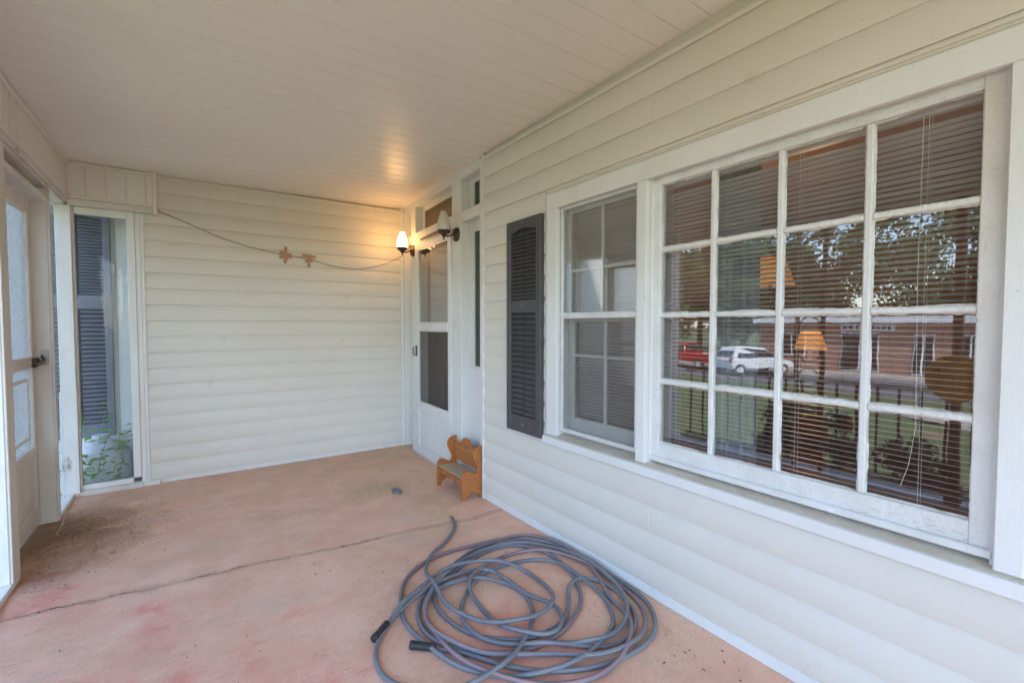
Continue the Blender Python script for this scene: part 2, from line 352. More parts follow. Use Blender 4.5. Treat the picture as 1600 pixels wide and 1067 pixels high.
for i, (x, y) in enumerate([(-2, -1.0), (-4, -.6), (-6, .4), (-8, 1.8), (-10, 3.2), (-13, 4.4), (-18.4, 5.2)]):
    pth.v += [(x, y - .75, gz(x) + .012), (x, y + .75, gz(x) + .012)]
    if i: k = 2 * i; pth.f.append((k - 2, k - 1, k + 1, k))
tag(pth.build('path', 'concrete'), kind='structure')
fl = MB().box(-.97, 2.0, -1.7, 4.70, -.42, 0).build('porch_floor', 'floor', bevel=.006); tag(fl, kind='structure')

# ------------------------------------------------------------------ porch ceiling: rows of soffit boards
ceil = bpy.data.objects.new('porch_ceiling', None); COL.objects.link(ceil); ceil.location = (1.716, 0, 2.467)
ceil.rotation_euler = (R(-.573), R(-.573), 0); tag(ceil, kind='structure'); FR[ceil] = Matrix.Identity(4)
B('backing', 'soffit', ceil, -2.75, .30, -1.7, 4.80, .008, .05, 0, True)
bw = .1235
bd = MB().prism([(.0012, .006), (.0042, 0), (bw - .0042, 0), (bw - .0012, .006), (bw - .0012, .0085), (.0012, .0085)], 0, -2.44, -.021)
b0 = bd.build('soffit_board', 'soffit', ceil, local=True); b0.location = (0, 1.072 - bw * 22, 0)
for k in range(1, 52): dup(b0, ceil, (0, 1.072 + bw * (k - 22), 0))

# ------------------------------------------------------------------ siding
def course(H, length, axis):              # one clapboard course, bulging like sagging vinyl, origin at its lower edge
    prof = []
    nseg = 8
    for i in range(nseg + 1):
        t = i / nseg; prof.append((.0015 + H * (.36 * t - .28 * t * t), H * (1 - t)))      # (proud, height)
    prof += [(.003, -.002), (-.004, 0.004), (-.004, H)]
    m = MB()
    pts = [(-p, z) for p, z in prof]
    if axis == 1: m.prism(pts, 1, 0, length)          # faces -X
    else: m.prism(pts, 0, 0, length)                  # faces -Y: outline runs in (y, z)
    return m
fw = thing('front_wall', (1.80, 0, 0), 'long cream vinyl sided house wall that carries the big gridded window', 'wall')
for a in ((-3, 2.80, 0, .60), (-3, 2.80, 2.0, 2.6), (2.06, 2.80, .60, 2.0), (-3, -.57, .60, 2.0)):
    B('sheathing', 'siding', fw, 1.7205, 1.90, a[0], a[1], a[2], a[3], 0)
pitch = .1235; proto = {}
def lay(wall, y0, y1, z, mat='siding'):
    key = (wall, round(y0, 3), round(y1, 3)); base = FR[wall].inverted()
    if key not in proto:
        o = course(pitch, y1 - y0, 1).build('siding_course', mat, wall, smooth=True, local=True, ang=30); proto[key] = o
    else: o = dup(proto[key], wall, (0, 0, 0))
    o.location = base @ Vector((PW + random.uniform(-.0006, .0006), y0, z)); return o
for k in range(20):
    z = .052 + pitch * k
    if z + pitch > 2.47: break
    full = z < .54 or z > 2.02
    if full:
        sp = (.53, -1.1, 1.35)[k % 3]
        lay(fw, -3, sp + .03, z); lay(fw, sp, 2.795, z).location.x -= .0016
    else:
        lay(fw, 2.10, 2.795, z); lay(fw, -3, -.60, z)
B('corner_trim', 'trim', fw, 1.698, 1.735, 2.795, 2.822, 0.0, 2.44, .003)
B('base_trim', 'trim', fw, 1.703, 1.725, -3, 2.795, .0, .051, .004)
B('window_head_channel', 'siding', fw, 1.700, 1.722, -.62, 2.10, 1.992, 2.026, .006)
B('window_head_lip', 'siding', fw, 1.692, 1.7015, -.62, 2.10, 2.004, 2.016, .003)
B('ceiling_channel', 'siding', fw, 1.700, 1.7205, -3, 2.795, 2.400, 2.424, .005)
# ------------------------------------------------------------------ window casing: shared frame of the three-part window
wc = thing('window_casing', (1.70, .75, .55), 'white wooden casing and dirty ledge framing the three-part house window', 'window frame')
XC = 1.694
B('head_casing', 'trim', wc, XC, 1.722, -.62, 2.09, 1.902, 1.991, .003)
B('side_casing', 'trim', wc, XC, 1.722, 1.995, 2.088, .612, 1.9015, .003)
B('side_casing', 'trim', wc, XC, 1.722, -.62, -.53, .612, 1.9015, .003)
for a, b in ((1.375, 1.428), (.196, .252)): B('mullion_casing', 'trim', wc, XC, 1.722, a, b, .6125, 1.9015, .003)
for a, b in ((1.365, 1.436), (.186, .262)): B('mullion_post', 'trim', wc, 1.7225, 1.88, a, b, .60, 1.96, 0)
B('head_jamb', 'trim', wc, 1.7225, 1.88, -.6, 2.06, 1.912, 1.99, 0)
B('jamb', 'trim', wc, 1.7225, 1.88, 2.003, 2.06, .60, 1.911, 0); B('jamb', 'trim', wc, 1.7225, 1.88, -.6, -.54, .60, 1.911, 0)
sill = MB().prism([(1.672, .562), (1.672, .604), (1.80, .625), (1.80, .562)], 1, -.63, 2.098).build('sill', 'trim', wc, .003)
MB().prism([(1.682, .6066), (1.79, .6243), (1.79, .628), (1.682, .6085)], 1, -.60, 2.07).build('ledge_dirt', 'sill_dirt', wc)
B('apron', 'trim', wc, 1.700, 1.7195, -.63, 2.098, .548, .5615, .002)

# ------------------------------------------------------------------ picture window 4 x 4
XS, XG = 1.735, 1.753
pw = thing('picture_window', (1.75, .8, .62), 'wide old wooden window of sixteen panes with peeling white putty', 'window')
yL, yR = yy(1.30, XG), yy(.300, XG); zT, zB = zz(1.857, XG), zz(.727, XG)
cols = [yy(v, XG) for v in (1.303, 1.056, .802, .545, .298)]; rows = [zz(v, XG) for v in (.725, .998, 1.291, 1.578, 1.858)]
B('stile', 'sash', pw, XS, XS + .04, yL, yy(1.345, XS) + .02, .63, 1.912, .003)
B('stile', 'sash', pw, XS, XS + .04, yy(.252, XS), yR, .63, 1.912, .003)
B('top_rail', 'sash', pw, XS + .0008, XS + .0395, yR, yL, rows[4], 1.9115, .003)
B('bottom_rail', 'sash', pw, XS + .0008, XS + .0395, yR, yL, .6315, rows[0], .003)
B('bottom_stop', 'sash', pw, XS - .016, XS - .0005, yy(.254, XS), yy(1.343, XS) + .015, .628, .652, .004)
for y in cols[1:4]: B('muntin', 'sash', pw, XS + .004, XS + .034, y - .0105, y + .0105, rows[0], rows[4], .004)
for z in rows[1:4]:
    for j in range(4):
        a, b = cols[j + 1] + (.0106 if j < 3 else 0), cols[j] - (.0106 if j > 0 else 0)
        B('muntin', 'sash', pw, XS + .005, XS + .034, a, b, z - .010, z + .010, .004)
rnd = random.Random(3)
for i in range(4):
    for j in range(4):
        y0, y1 = cols[j + 1] + (.0105 if j < 3 else 0), cols[j] - (.0105 if j > 0 else 0)
        z0, z1 = rows[i] + (.010 if i > 0 else 0), rows[i + 1] - (.010 if i < 3 else 0)
        gp = MB().add([(XG, y0, z0), (XG, y1, z0), (XG, y1, z1), (XG, y0, z1)], [(0, 1, 2, 3)]); pn = gp.build('pane', 'glass', pw)
        # each old pane sits a fraction out of true
        pn.rotation_euler = (0, 0, 0)
        pt = MB()
        def strip(ax, a, b, edge, sgn):
            n = 26; prevw = .004
            vs = []
            for k in range(n + 1):
                s = a + (b - a) * k / n; wv = max(.0012, min(.0058, prevw + rnd.uniform(-.0018, .0018))); prevw = wv
                if rnd.random() < .03: prevw = .008
                for dx, d in ((XS + .012, 0), (XG - .0008, wv)):
                    vs.append((dx, s, edge + sgn * d) if ax == 'y' else (dx, edge + sgn * d, s))
            pt.add(vs, [(2 * k, 2 * k + 1, 2 * k + 3, 2 * k + 2) for k in range(n)])
        strip('y', y0, y1, z0, 1); strip('y', y0, y1, z1, -1); strip('z', z0, z1, y0, 1); strip('z', z0, z1, y1, -1)
        pt.build('putty', 'putty', pw)
rnd2 = random.Random(11)
for k in range(14):                       # curls of lifted paint along the bottom rail
    y = .3 + .55 * rnd2.random() ** 1.5; z = .645 + rnd2.random() * .04; a = rnd2.uniform(-.6, .6)
    pts = [(XS - .0022 - .003 * math.sin(3 * q), y + .03 * q * math.cos(a) * rnd2.uniform(.3, 1), z + .02 * q * math.sin(a)) for q in (0, .3, .6, 1)]
    MB().tube(pts, .0009, 5).build('paint_flake', 'sill_dirt', pw)

# ------------------------------------------------------------------ venetian blinds
def blind(name, label, X, y0, y1, z0, z1, pitch, tilt, cords, group=None):
    t = thing(name, (X, (y0 + y1) / 2, z0), label, 'blind', group=group)
    m = MB(); w = .0125; L = y1 - y0; hy = L / 2
    prof = [(-w, 0), (-w * .5, .0014), (0, .0019), (w * .5, .0014), (w, 0)]
    up = [(p * math.cos(tilt) + q * math.sin(tilt), -p * math.sin(tilt) + q * math.cos(tilt)) for p, q in prof]
    lo = [(a, b - .0004) for a, b in up][::-1]
    m.prism(up + lo, 1, -hy, hy); s0 = m.build('slat', 'slat', t, local=True, smooth=True, ang=50); nn = int((z1 - .03 - z0 - .012) / pitch)
    rr = random.Random(5)
    for k in range(nn):
        q = s0 if k == 0 else dup(s0, t, (0, 0, 0)); q.location = (rr.uniform(-.0008, .0008), 0, .016 + k * pitch + rr.uniform(-.0006, .0006))
        q.rotation_euler = (rr.uniform(-.0012, .0012), rr.uniform(-.05, .05), 0)
    B('headrail', 'slat', t, X - .016, X + .016, y0, y1, z1 - .028, z1, .003)
    B('bottom_rail', 'slat', t, X - .012, X + .012, y0, y1, z0, z0 + .012, .003)
    for y in cords:
        for dx in (-.0138, .0138): MB().tube([(X + dx, y, z0 + .005), (X + dx, y, z1 - .02)], .0007, 5).build('ladder_cord', 'cord', t)
    y = cords[-1] + .012
    MB().tube([(X - .02, y, z1 - .03), (X - .0195, y + .003, z1 - .5), (X - .02, y - .004, z0 + .28), (X - .02, y + .01, z0 + .16), (X - .021, y + .028, z0 + .09)], .0010, 6).build('pull_cord', 'cord', t)
    return t
blind('venetian_blind', 'wide pale metal blind with open slats behind the sixteen pane window', 1.812, .272, 1.372, .662, 1.895, .0178, R(13), (1.28, 1.06, .78, .43, .335)[0:4])

# ------------------------------------------------------------------ tall flanking windows
def tall_window(ya, yb, lab1, lab2):
    t = thing('sash_window', (1.735, (ya + yb) / 2, .62), lab1, 'window')
    z0, z1 = .640, 1.9105; X = 1.7235
    for a, b in ((ya, ya + .022), (yb - .022, yb)): B('storm_stile', 'aluminium', t, X, X + .022, a, b, z0, z1, .002)
    B('storm_head', 'aluminium', t, X + .001, X + .021, ya + .0222, yb - .0222, z1 - .024, z1, .002)
    B('storm_bottom', 'aluminium', t, X + .001, X + .021, ya + .0222, yb - .0222, z0, z0 + .022, .002)
    B('storm_meeting_rail', 'aluminium', t, X - .004, X + .024, ya + .004, yb - .004, 1.282, 1.316, .004)
    MB().add([(X + .010, ya + .02, 1.31), (X + .010, yb - .02, 1.31), (X + .010, yb - .02, 1.89), (X + .010, ya + .02, 1.89)], [(0, 1, 2, 3)]).build('storm_pane', 'storm_glass', t)
    MB().add([(X + .014, ya + .02, .66), (X + .014, yb - .02, .66), (X + .014, yb - .02, 1.285), (X + .014, ya + .02, 1.285)], [(0, 1, 2, 3)]).build('insect_screen', 'screen', t)
    for Xs, a0, a1, zm in ((1.765, 1.285, 1.905, 1.55), (1.79, .645, 1.30, 1.075)):
        nm = 'upper_sash' if a0 > 1 else 'lower_sash'
        f = MB().box(Xs, Xs + .026, ya - .0, ya + .042, a0, a1).box(Xs, Xs + .026, yb - .042, yb, a0, a1)
        f.box(Xs + .0005, Xs + .0255, ya + .042, yb - .042, a0, a0 + (.075 if a0 < 1 else .03)).box(Xs + .0005, Xs + .0255, ya + .042, yb - .042, a1 - .036, a1)
        s_ = f.build(nm, 'sash', t, .002); ym = (ya + yb) / 2
        B('muntin', 'sash', s_, Xs + .004, Xs + .022, ym - .009, ym + .009, a0 + .02, a1 - .03, .003)
        B('muntin', 'sash', s_, Xs + .005, Xs + .022, ya + .04, ym - .0092, zm - .008, zm + .008, .003); B('muntin', 'sash', s_, Xs + .005, Xs + .022, ym + .0092, yb - .04, zm - .008, zm + .008, .003)
        MB().add([(Xs + .013, ya + .03, a0), (Xs + .013, yb - .03, a0), (Xs + .013, yb - .03, a1), (Xs + .013, ya + .03, a1)], [(0, 1, 2, 3)]).build('pane', 'glass', s_)
    for y in (ya + .1, yb - .1): B('screen_clip', 'aluminium', t, X - .003, X + .001, y - .02, y + .02, z0 + .018, z0 + .026, .001)
    blind('venetian_blind', lab2, 1.842, ya + .01, yb - .01, .66, 1.895, .0178, R(38), (yb - .1, ya + .1))
tall_window(1.437, 2.001, 'narrow storm window with insect screen in its lower half beside the dark shutter', 'narrow blind with closed slats behind the storm window by the shutter')
tall_window(-.535, .184, 'narrow storm window beyond the sixteen pane window, far from the shutter', 'narrow blind with closed slats beyond the sixteen pane window')

# ------------------------------------------------------------------ shutter
def shutter(name, label, loc, w, h, mat, rz, nl=(17, 19), group=None):
    t = thing(name, loc, label, 'shutter', rz, group)        # local: x across, -y outward, z up
    d = .030; st = .048
    B('stile', mat, t, 0, st, -d, 0, 0, h, .003, True); B('stile', mat, t, w - st, w, -d, 0, 0, h, .003, True)
    mid0, mid1 = h * .565, h * .625; top0 = h - .075
    arch = [(st, h), (st, top0)] + [(st + (w - 2 * st) * (k / 10), top0 + .020 * math.sin(math.pi * k / 10) ** 1.6) for k in range(1, 10)] + [(w - st, top0), (w - st, h)]
    MB().prism(arch, 1, -d + .003, -.0005).build('top_rail', mat, t, .001, local=True)
    B('middle_rail', mat, t, st, w - st, -d + .003, -.0005, mid0, mid1, .002, True); B('bottom_rail', mat, t, st, w - st, -d + .003, -.0005, 0, .105, .002, True)
    B('back_panel', 'rubber', t, st, w - st, -.006, -.001, .1, h - .03, 0, True)
    cx = w / 2
    m = MB(); hw = (w - 2 * st) / 2
    for sx in (-1, 1):                    # louvre blade, notched at its middle like a tilt rod
        x0, x1 = sorted((sx * .006, sx * (hw - .001)))
        m.prism([(-.028, -.0075), (-.0262, -.0098), (-.005, .0062), (-.0065, .009)], 0, x0, x1)
    lv = m.build('louvre', 'louvre' if mat == 'shutter' else mat, t, local=True); first = True
    for a, b, n in ((.108, mid0 - .004, nl[1]), (mid1 + .004, top0 - .002, nl[0])):
        for k in range(n):
            z = a + (b - a) * (k + .5) / n; q = lv if first else dup(lv, t, (0, 0, 0)); q.location = (cx, 0, z); first = False
    for z in (.05, (mid0 + mid1) / 2, h - .022):
        MB().lathe([(.006, -d - .0035), (.0062, -d - .001), (.0062, -d + .006)], (cx, 0, z), 10, 1).build('screw', 'screw', t, local=True)
    return t
shutter('window_shutter', 'dark charcoal louvred shutter fixed to the cream siding beside the storm window', (1.703, 2.468, .577), .352, 1.318, 'shutter', R(-90))

# ------------------------------------------------------------------ far wall with siding
bwl = thing('end_wall', (.8, 4.62, 0), 'cream vinyl sided end wall with a cord taped across it', 'wall')
YB = 4.55
B('sheathing', 'siding', bwl, -.292, 2.0, 4.5545, 4.70, 0, 2.6, 0)
c0 = None
for k in range(20):
    z = .036 + .1245 * k
    if z > 2.4: break
    m = MB(); H = .1245
    if c0 is None:
        c0 = course(H, 2.125, 0).build('siding_course', 'siding', bwl, smooth=True, local=True, ang=30); q = c0
    else: q = dup(c0, bwl, (0, 0, 0))
    q.location = FR[bwl].inverted() @ Vector((-.285, YB + random.uniform(-.0006, .0006), z))
B('base_trim', 'trim', bwl, -.22, 1.80, YB - .012, YB + .006, .0, .0345, .003)
B('ceiling_channel', 'siding', bwl, -.2, 1.82, YB - .022, YB + .004, 2.372, 2.408, .008)
B('corner_channel', 'trim', bwl, 1.772, 1.80, YB - .020, YB + .004, 0.0, 2.43, .003)
B('edge_channel', 'trim', bwl, -.306, -.284, YB - .020, YB + .012, .035, 2.10, .003)

# ------------------------------------------------------------------ entry surround (slightly out of square with the wall)
RZ = math.atan(-.047)
en = thing('entry_surround', (1.722, 2.82, 0), 'white wooden door surround with narrow sidelights and small panes above', 'door frame', RZ)
def D(name, mat, u0, u1, w0, w1, z0, z1, bev=.002, par=None): return B(name, mat, par or en, w0, w1, u0, u1, z0, z1, bev, True)
D('side_board', 'trim', .003, .077, .004, .10, 0, 2.44); D('post', 'trim', .386, .548, 0.002, .12, .0, 2.377)
D('post', 'trim', 1.378, 1.50, 0.002, .12, .0, 2.377); D('side_board', 'trim', 1.70, 1.745, .0, .10, 0, 2.377)
D('head_board', 'trim', .077, 1.745, .003, .10, 2.377, 2.47); D('door_head', 'trim', .5485, 1.3775, .004, .11, 2.022, 2.128)
D('side_rail', 'trim', .0775, .3855, .004, .11, 2.045, 2.126); D('side_rail', 'trim', 1.5005, 1.6995, .004, .11, 2.045, 2.126)
# sidelights: lower panel, thin stop frame, textured glass
for a, b in ((.0775, .3855), (1.5005, 1.6995)):
    D('sidelight_panel', 'trim', a, b, .078, .098, 0, .90, .002)
    D('panel_moulding', 'trim', a + .04, b - .04, .070, .0775, .12, .82, .004)
    D('sidelight_frame', 'sash', a, a + .055, .074, .10, .9005, 2.0445); D('sidelight_frame', 'sash', b - .085, b, .074, .10, .9005, 2.0445)
    D('sidelight_frame', 'sash', a + .0555, b - .0855, .0745, .0995, 1.965, 2.0445); D('sidelight_frame', 'sash', a + .0555, b - .0855, .0745, .0995, .9005, .925)
    D('sidelight_glass', 'green_glass', a + .05, b - .08, .086, .092, .92, 1.97, 0)
    D('upper_pane_frame', 'sash', a, a + .05, .074, .10, 2.1265, 2.3765); D('upper_pane_frame', 'sash', b - .085, b, .074, .10, 2.1265, 2.3765)
    D('upper_pane_frame', 'sash', a + .0505, b - .0855, .0745, .0995, 2.34, 2.3765); D('upper_pane_frame', 'sash', a + .0505, b - .0855, .0745, .0995, 2.1265, 2.155)
    D('upper_pane', 'green_glass', a + .045, b - .08, .086, .092, 2.15, 2.345, 0)
D('transom_frame', 'sash', .5485, .60, .074, .10, 2.1285, 2.3765); D('transom_frame', 'sash', 1.325, 1.3775, .074, .10, 2.1285, 2.3765)
D('transom_frame', 'sash', .6005, 1.3245, .0745, .0995, 2.335, 2.3765); D('transom_frame', 'sash', .6005, 1.3245, .0745, .0995, 2.1285, 2.165)
D('transom_glass', 'amber_glass', .595, 1.33, .086, .092, 2.16, 2.34, 0)
D('back_board', 'trim', -.02, 1.80, .20, .24, 0, 2.55, 0)
D('threshold', 'aluminium', .55, 1.376, -.012, .10, 0.0, .018, .003)
D('weather_strip', 'orange', 1.3725, 1.3775, -.004, .003, .25, .86, 0)
dr = thing('inner_door', (1.722, 2.82, 0), 'brown wooden house door with a striped curtain behind the white storm door', 'door', RZ)
D('leaf', 'door_wood', .55, 1.376, .12, .16, .02, 2.02, .002, dr)
for a, b in ((.63, .92), (1.0, 1.29)): D('panel', 'door_wood', a, b, .112, .1195, .2, .95, .006, dr)
D('curtain', 'curtain_stripe' if 'curtain_stripe' in M else 'curtain', .66, 1.27, .108, .1195, 1.18, 1.95, .003, dr)
sd = thing('storm_door', (1.722, 2.82, 0), 'white aluminium storm door with glass above and dark screen below', 'door', RZ)
D('stile', 'trim', .553, .612, -.010, .022, .02, 2.018, .003, sd); D('stile', 'trim', 1.290, 1.372, -.010, .022, .02, 2.018, .003, sd)
D('top_rail', 'trim', .6125, 1.2895, -.0095, .0215, 1.952, 2.018, .003, sd); D('middle_rail', 'trim', .6125, 1.2895, -.014, .0215, 1.195, 1.262, .005, sd)
D('lower_rail', 'trim', .6125, 1.2895, -.0095, .0215, .437, .515, .003, sd); D('kick_panel', 'trim', .6125, 1.2895, .002, .018, .10, .4365, .002, sd)
D('bottom_rail', 'trim', .6125, 1.2895, -.0095, .0215, .02, .0995, .003, sd)
for nm, mt, a, b in (('pane', 'storm_glass', 1.255, 1.96), ('insect_screen', 'screen', .505, 1.20)):
    MB().add([(.006, .605, a), (.006, 1.296, a), (.006, 1.296, b), (.006, .605, b)], [(0, 1, 2, 3)]).build(nm, mt, sd, local=True)
for a, b in ((1.262, 1.952), (.515, 1.195)):
    f = MB(); f.box(-.006, .004, .6125, .622, a, b).box(-.006, .004, 1.280, 1.2895, a, b).box(-.0055, .0035, .622, 1.28, a, a + .010).box(-.0055, .0035, .622, 1.28, b - .010, b)
    f.build('insert_frame', 'aluminium', sd, local=True)
hd = MB().box(-.022, -.010, 1.318, 1.342, .95, 1.05).build('handle', 'bronze', sd, .003, local=True)
MB().tube([(-.035, 1.33, 1.035), (-.048, 1.33, 1.02), (-.046, 1.325, .97), (-.034, 1.32, .95)], .006, 8).build('lever', 'bronze', hd, smooth=True, local=True)
for z in (.35, 1.05, 1.72): D('hinge', 'aluminium', .545, .556, -.016, -.009, z - .05, z + .05, .002, sd)
MB().tube([(-.03, .70, 2.035), (-.03, 1.15, 2.028)], .011, 10).build('closer_tube', 'bronze', sd, smooth=True, local=True)

# ------------------------------------------------------------------ wall lanterns
def lantern(label, u, z, lit):
    c, s_ = math.cos(RZ), math.sin(RZ)
    Wm = Matrix.Translation((1.722, 2.82, 0)) @ Matrix.Rotation(RZ, 4, 'Z'); p = Wm @ Vector((.002, u, z))
    t = thing('wall_lamp', p, label, 'lamp', RZ)
    MB().lathe([(.056, 0), (.056, -.010), (.045, -.022), (.022, -.030), (.012, -.034)], (0, 0, 0), 24, 0).build('back_plate', 'bronze', t, smooth=True, local=True)
    MB().tube([(-.03, 0, 0), (-.055, 0, -.012), (-.085, 0, -.022), (-.108, 0, -.012), (-.112, 0, .004)], .007, 10).build('arm', 'bronze', t, smooth=True, local=True)
    x = -.112
    MB().lathe([(.004, -.052), (.008, -.044), (.005, -.036), (.012, -.028), (.020, -.014), (.044, .000), (.052, .010), (.052, .022), (.048, .024)], (x, 0, 0), 20).build('cup', 'bronze', t, smooth=True, local=True)
    MB().lathe([(.050, .018), (.054, .030), (.052, .060), (.044, .105), (.034, .138), (.028, .142), (.026, .165), (.021, .167)], (x, 0, 0), 24, pleat=-.05).build('glass_shade', 'shade_lit' if lit else 'shade_off', t, smooth=True, local=True)
    if lit:
        l = bpy.data.lights.new('bulb', 'POINT'); l.energy = .30; l.color = (1, .50, .16); l.shadow_soft_size = .045
        o = bpy.data.objects.new('bulb', l); COL.objects.link(o); o.parent = t; o.location = (x - .075, 0, .10)
    MB().tube([(-.02, .03, .03), (-.03, .03, .05)], .003, 6).build('screw', 'bronze', t, local=True)
lantern('lit wall lamp with glowing glass shade in the corner beside the end wall', 1.435, 1.965, True)
lantern('unlit wall lamp with cream glass shade on the post between storm door and sidelight', .455, 1.962, False)

# ------------------------------------------------------------------ cord across the end wall, held with crossed tape
cd = thing('cord', (.7, 4.53, 1.8), 'thin brown cord sagging across the cream end wall under crossed tape', 'cord')
yc = YB - .022
pts = [(-.20, yc, 2.13), (.0, yc, 2.055), (.25, yc, 1.955), (.5, yc, 1.895), (.70, yc, 1.866), (.895, yc, 1.846), (1.05, yc, 1.808), (1.2, yc, 1.788), (1.36, yc, 1.79), (1.52, yc, 1.825), (1.66, yc - .03, 1.88), (1.735, 4.40, 1.93)]
def crom(P, k=8):
    P = [Vector(p) for p in P]; out = []
    for i in range(len(P) - 1):
        a, b, c, d = P[max(i - 1, 0)], P[i], P[i + 1], P[min(i + 2, len(P) - 1)]
        for j in range(k):
            t = j / k; out.append(.5 * ((2 * b) + (c - a) * t + (2 * a - 5 * b + 4 * c - d) * t * t + (3 * b - a - 3 * c + d) * t ** 3))
    return out + [P[-1]]
MB().tube(crom(pts), .0028, 6).build('wire', 'wire', cd, smooth=True)
def strip_tape(par, cx, cz, L, ang, off):
    w = .0125; c, s_ = math.cos(ang), math.sin(ang); y = yc - .004 - off
    q = [(cx + c * a - s_ * b, y, cz + s_ * a + c * b) for a, b in ((-L, -w), (L, -w), (L, w), (-L, w))]
    MB().add(q + [(x, y + .001, z) for x, y, z in q], [(0, 1, 2, 3), (7, 6, 5, 4), (0, 4, 5, 1), (1, 5, 6, 2), (2, 6, 7, 3), (3, 7, 4, 0)]).build('tape', 'tape', par)
for i, (x, z, ss) in enumerate(((.70, 1.866, ((.075, 1.52, .0), (.05, -.22, .012), (.05, .1, -.018), (.03, 1.3, -.03))), (.895, 1.848, ((.06, 1.5, -.02), (.058, -.08, .022), (.035, .15, -.02), (.03, .9, .005))))):
    for k, (L, a, dz) in enumerate(ss): strip_tape(cd, x + (.006 if k == 3 else 0), z + dz, L, a, .0012 * k)

# ------------------------------------------------------------------ outer side of the porch: beam, posts, screen door
beam = thing('porch_beam', (-.75, 1, 2.1), 'cream vinyl clad beam running round the outer edge of the porch', 'beam')
B('cladding', 'beam_vinyl', beam, -.92, -.702, -1.65, 4.72, 2.145, 2.50, 0)
gr = MB().box(-.7022, -.6995, 0, .0035, 2.165, 2.385).build('groove', 'old_wood_paint', beam)
for k in range(1, 50): dup(gr, beam, (0, 0, 0)).location = (0, -2.27 + k * .115, 0)
gr.location = (0, -2.27, 0)
B('top_trim', 'beam_vinyl', beam, -.705, -.688, -1.65, 4.482, 2.378, 2.402, .004); B('bottom_trim', 'beam_vinyl', beam, -.705, -.690, -1.65, 4.482, 2.146, 2.166, .004)
B('bottom_board', 'old_wood_paint', beam, -.90, -.712, -1.65, 4.60, 2.098, 2.1445, .004)
B('bottom_board', 'old_wood_paint', beam, -.7115, -.698, -1.65, 4.48, 2.112, 2.1445, .003)
ret = thing('beam_return', (-.45, 4.52, 2.1), 'short cream panelled beam end above the glazed corner opening', 'beam')
B('cladding', 'beam_vinyl', ret, -.7015, -.222, 4.482, 4.553, 2.140, 2.46, 0)
for x in (-.60, -.49, -.375, -.262): B('batten', 'old_wood_paint', ret, x - .004, x + .004, 4.4755, 4.4822, 2.165, 2.375, .001)
B('top_trim', 'beam_vinyl', ret, -.70, -.222, 4.468, 4.483, 2.376, 2.398, .003); B('bottom_trim', 'beam_vinyl', ret, -.70, -.222, 4.468, 4.483, 2.142, 2.164, .003)
B('end_trim', 'beam_vinyl', ret, -.2215, -.196, 4.466, 4.553, 2.09, 2.402, .003); B('bottom_board', 'old_wood_paint', ret, -.70, -.2225, 4.474, 4.552, 2.096, 2.139, .003)

scr = thing('screen_frame', (-.75, 3.9, 0), 'weathered white and beige timber posts framing the porch door', 'door frame')
B('post', 'worn_white', scr, -.86, -.722, 3.085, 3.20, .03, 2.097, .003)
B('post_edge_board', 'old_wood_paint', scr, -.7215, -.712, 3.088, 3.197, .03, 2.097, .002)
B('stud', 'old_wood_paint', scr, -.815, -.722, 4.02, 4.058, .0, 2.097, .003)
B('stud_edge_board', 'old_wood_paint', scr, -.7215, -.712, 4.022, 4.056, .0, 2.097, .002)
B('head_board', 'old_wood_paint', scr, -.815, -.716, 3.2005, 4.0195, 2.0, 2.036, .003)
B('transom_board', 'worn_white', scr, -.80, -.785, 3.2005, 4.0195, 2.0365, 2.097, 0)
B('sill_board', 'worn_white', scr, -.87, -.715, 4.0585, 4.495, .0, .03, .003)
B('side_sill', 'worn_white', scr, -.90, -.715, -.5, 3.20, .0, .0295, .003)
B('corner_post', 'worn_white', scr, -.772, -.688, 4.496, 4.55, .0305, 2.096, .003)
B('corner_post_patch', 'worn_white', scr, -.778, -.684, 4.488, 4.4955, .0305, .770, .003)
MB().add([(-.76, 4.06, .03), (-.76, 4.495, .03), (-.76, 4.495, 2.097), (-.76, 4.06, 2.097)], [(0, 1, 2, 3)]).build('side_screen', 'screen', scr)
def rs(n, par, mat, pts, r): return MB().tube(pts, r, 6).build(n, mat, par)
rs('bent_nail', scr, 'screw', [(-.708, 3.30, 2.115), (-.69, 3.30, 2.118), (-.685, 3.305, 2.10)], .0022)
pd = thing('porch_door', (-.80, 3.6, 0), 'beige outer porch door with frosted glass panes and worn latch', 'door')
Xd0, Xd1 = -.832, -.797
for a, b in ((3.205, 3.275), (3.955, 4.017)): B('stile', 'old_wood_paint', pd, Xd0, Xd1, a, b, .015, 1.995, .003)
for a, b in ((.015, .13), (.44, .50), (.985, 1.055), (1.925, 1.995)): B('rail', 'old_wood_paint', pd, Xd0 + .001, Xd1 - .001, 3.2755, 3.9545, a, b, .003)
B('kick_panel', 'old_wood_paint', pd, Xd0 + .01, Xd1 - .012, 3.2755, 3.9545, .1305, .4395, .002)
for a, b in ((.5005, .9845), (1.0555, 1.9245)):
    MB().add([(Xd1 - .018, 3.27, a), (Xd1 - .018, 3.96, a), (Xd1 - .018, 3.96, b), (Xd1 - .018, 3.27, b)], [(0, 1, 2, 3)]).build('pane', 'frosted', pd)
f = MB(); a, b = .56, .93
f.box(Xd1 - .017, Xd1 - .010, 3.33, 3.35, a, b).box(Xd1 - .017, Xd1 - .010, 3.88, 3.90, a, b).box(Xd1 - .0165, Xd1 - .0105, 3.35, 3.88, a, a + .02).box(Xd1 - .0165, Xd1 - .0105, 3.35, 3.88, b - .02, b)
f.build('moulding', 'trim', pd)
lt = MB().box(Xd1 - .002, Xd1 + .022, 3.955, 4.012, 1.005, 1.045).build('latch', 'bronze', pd, .003)
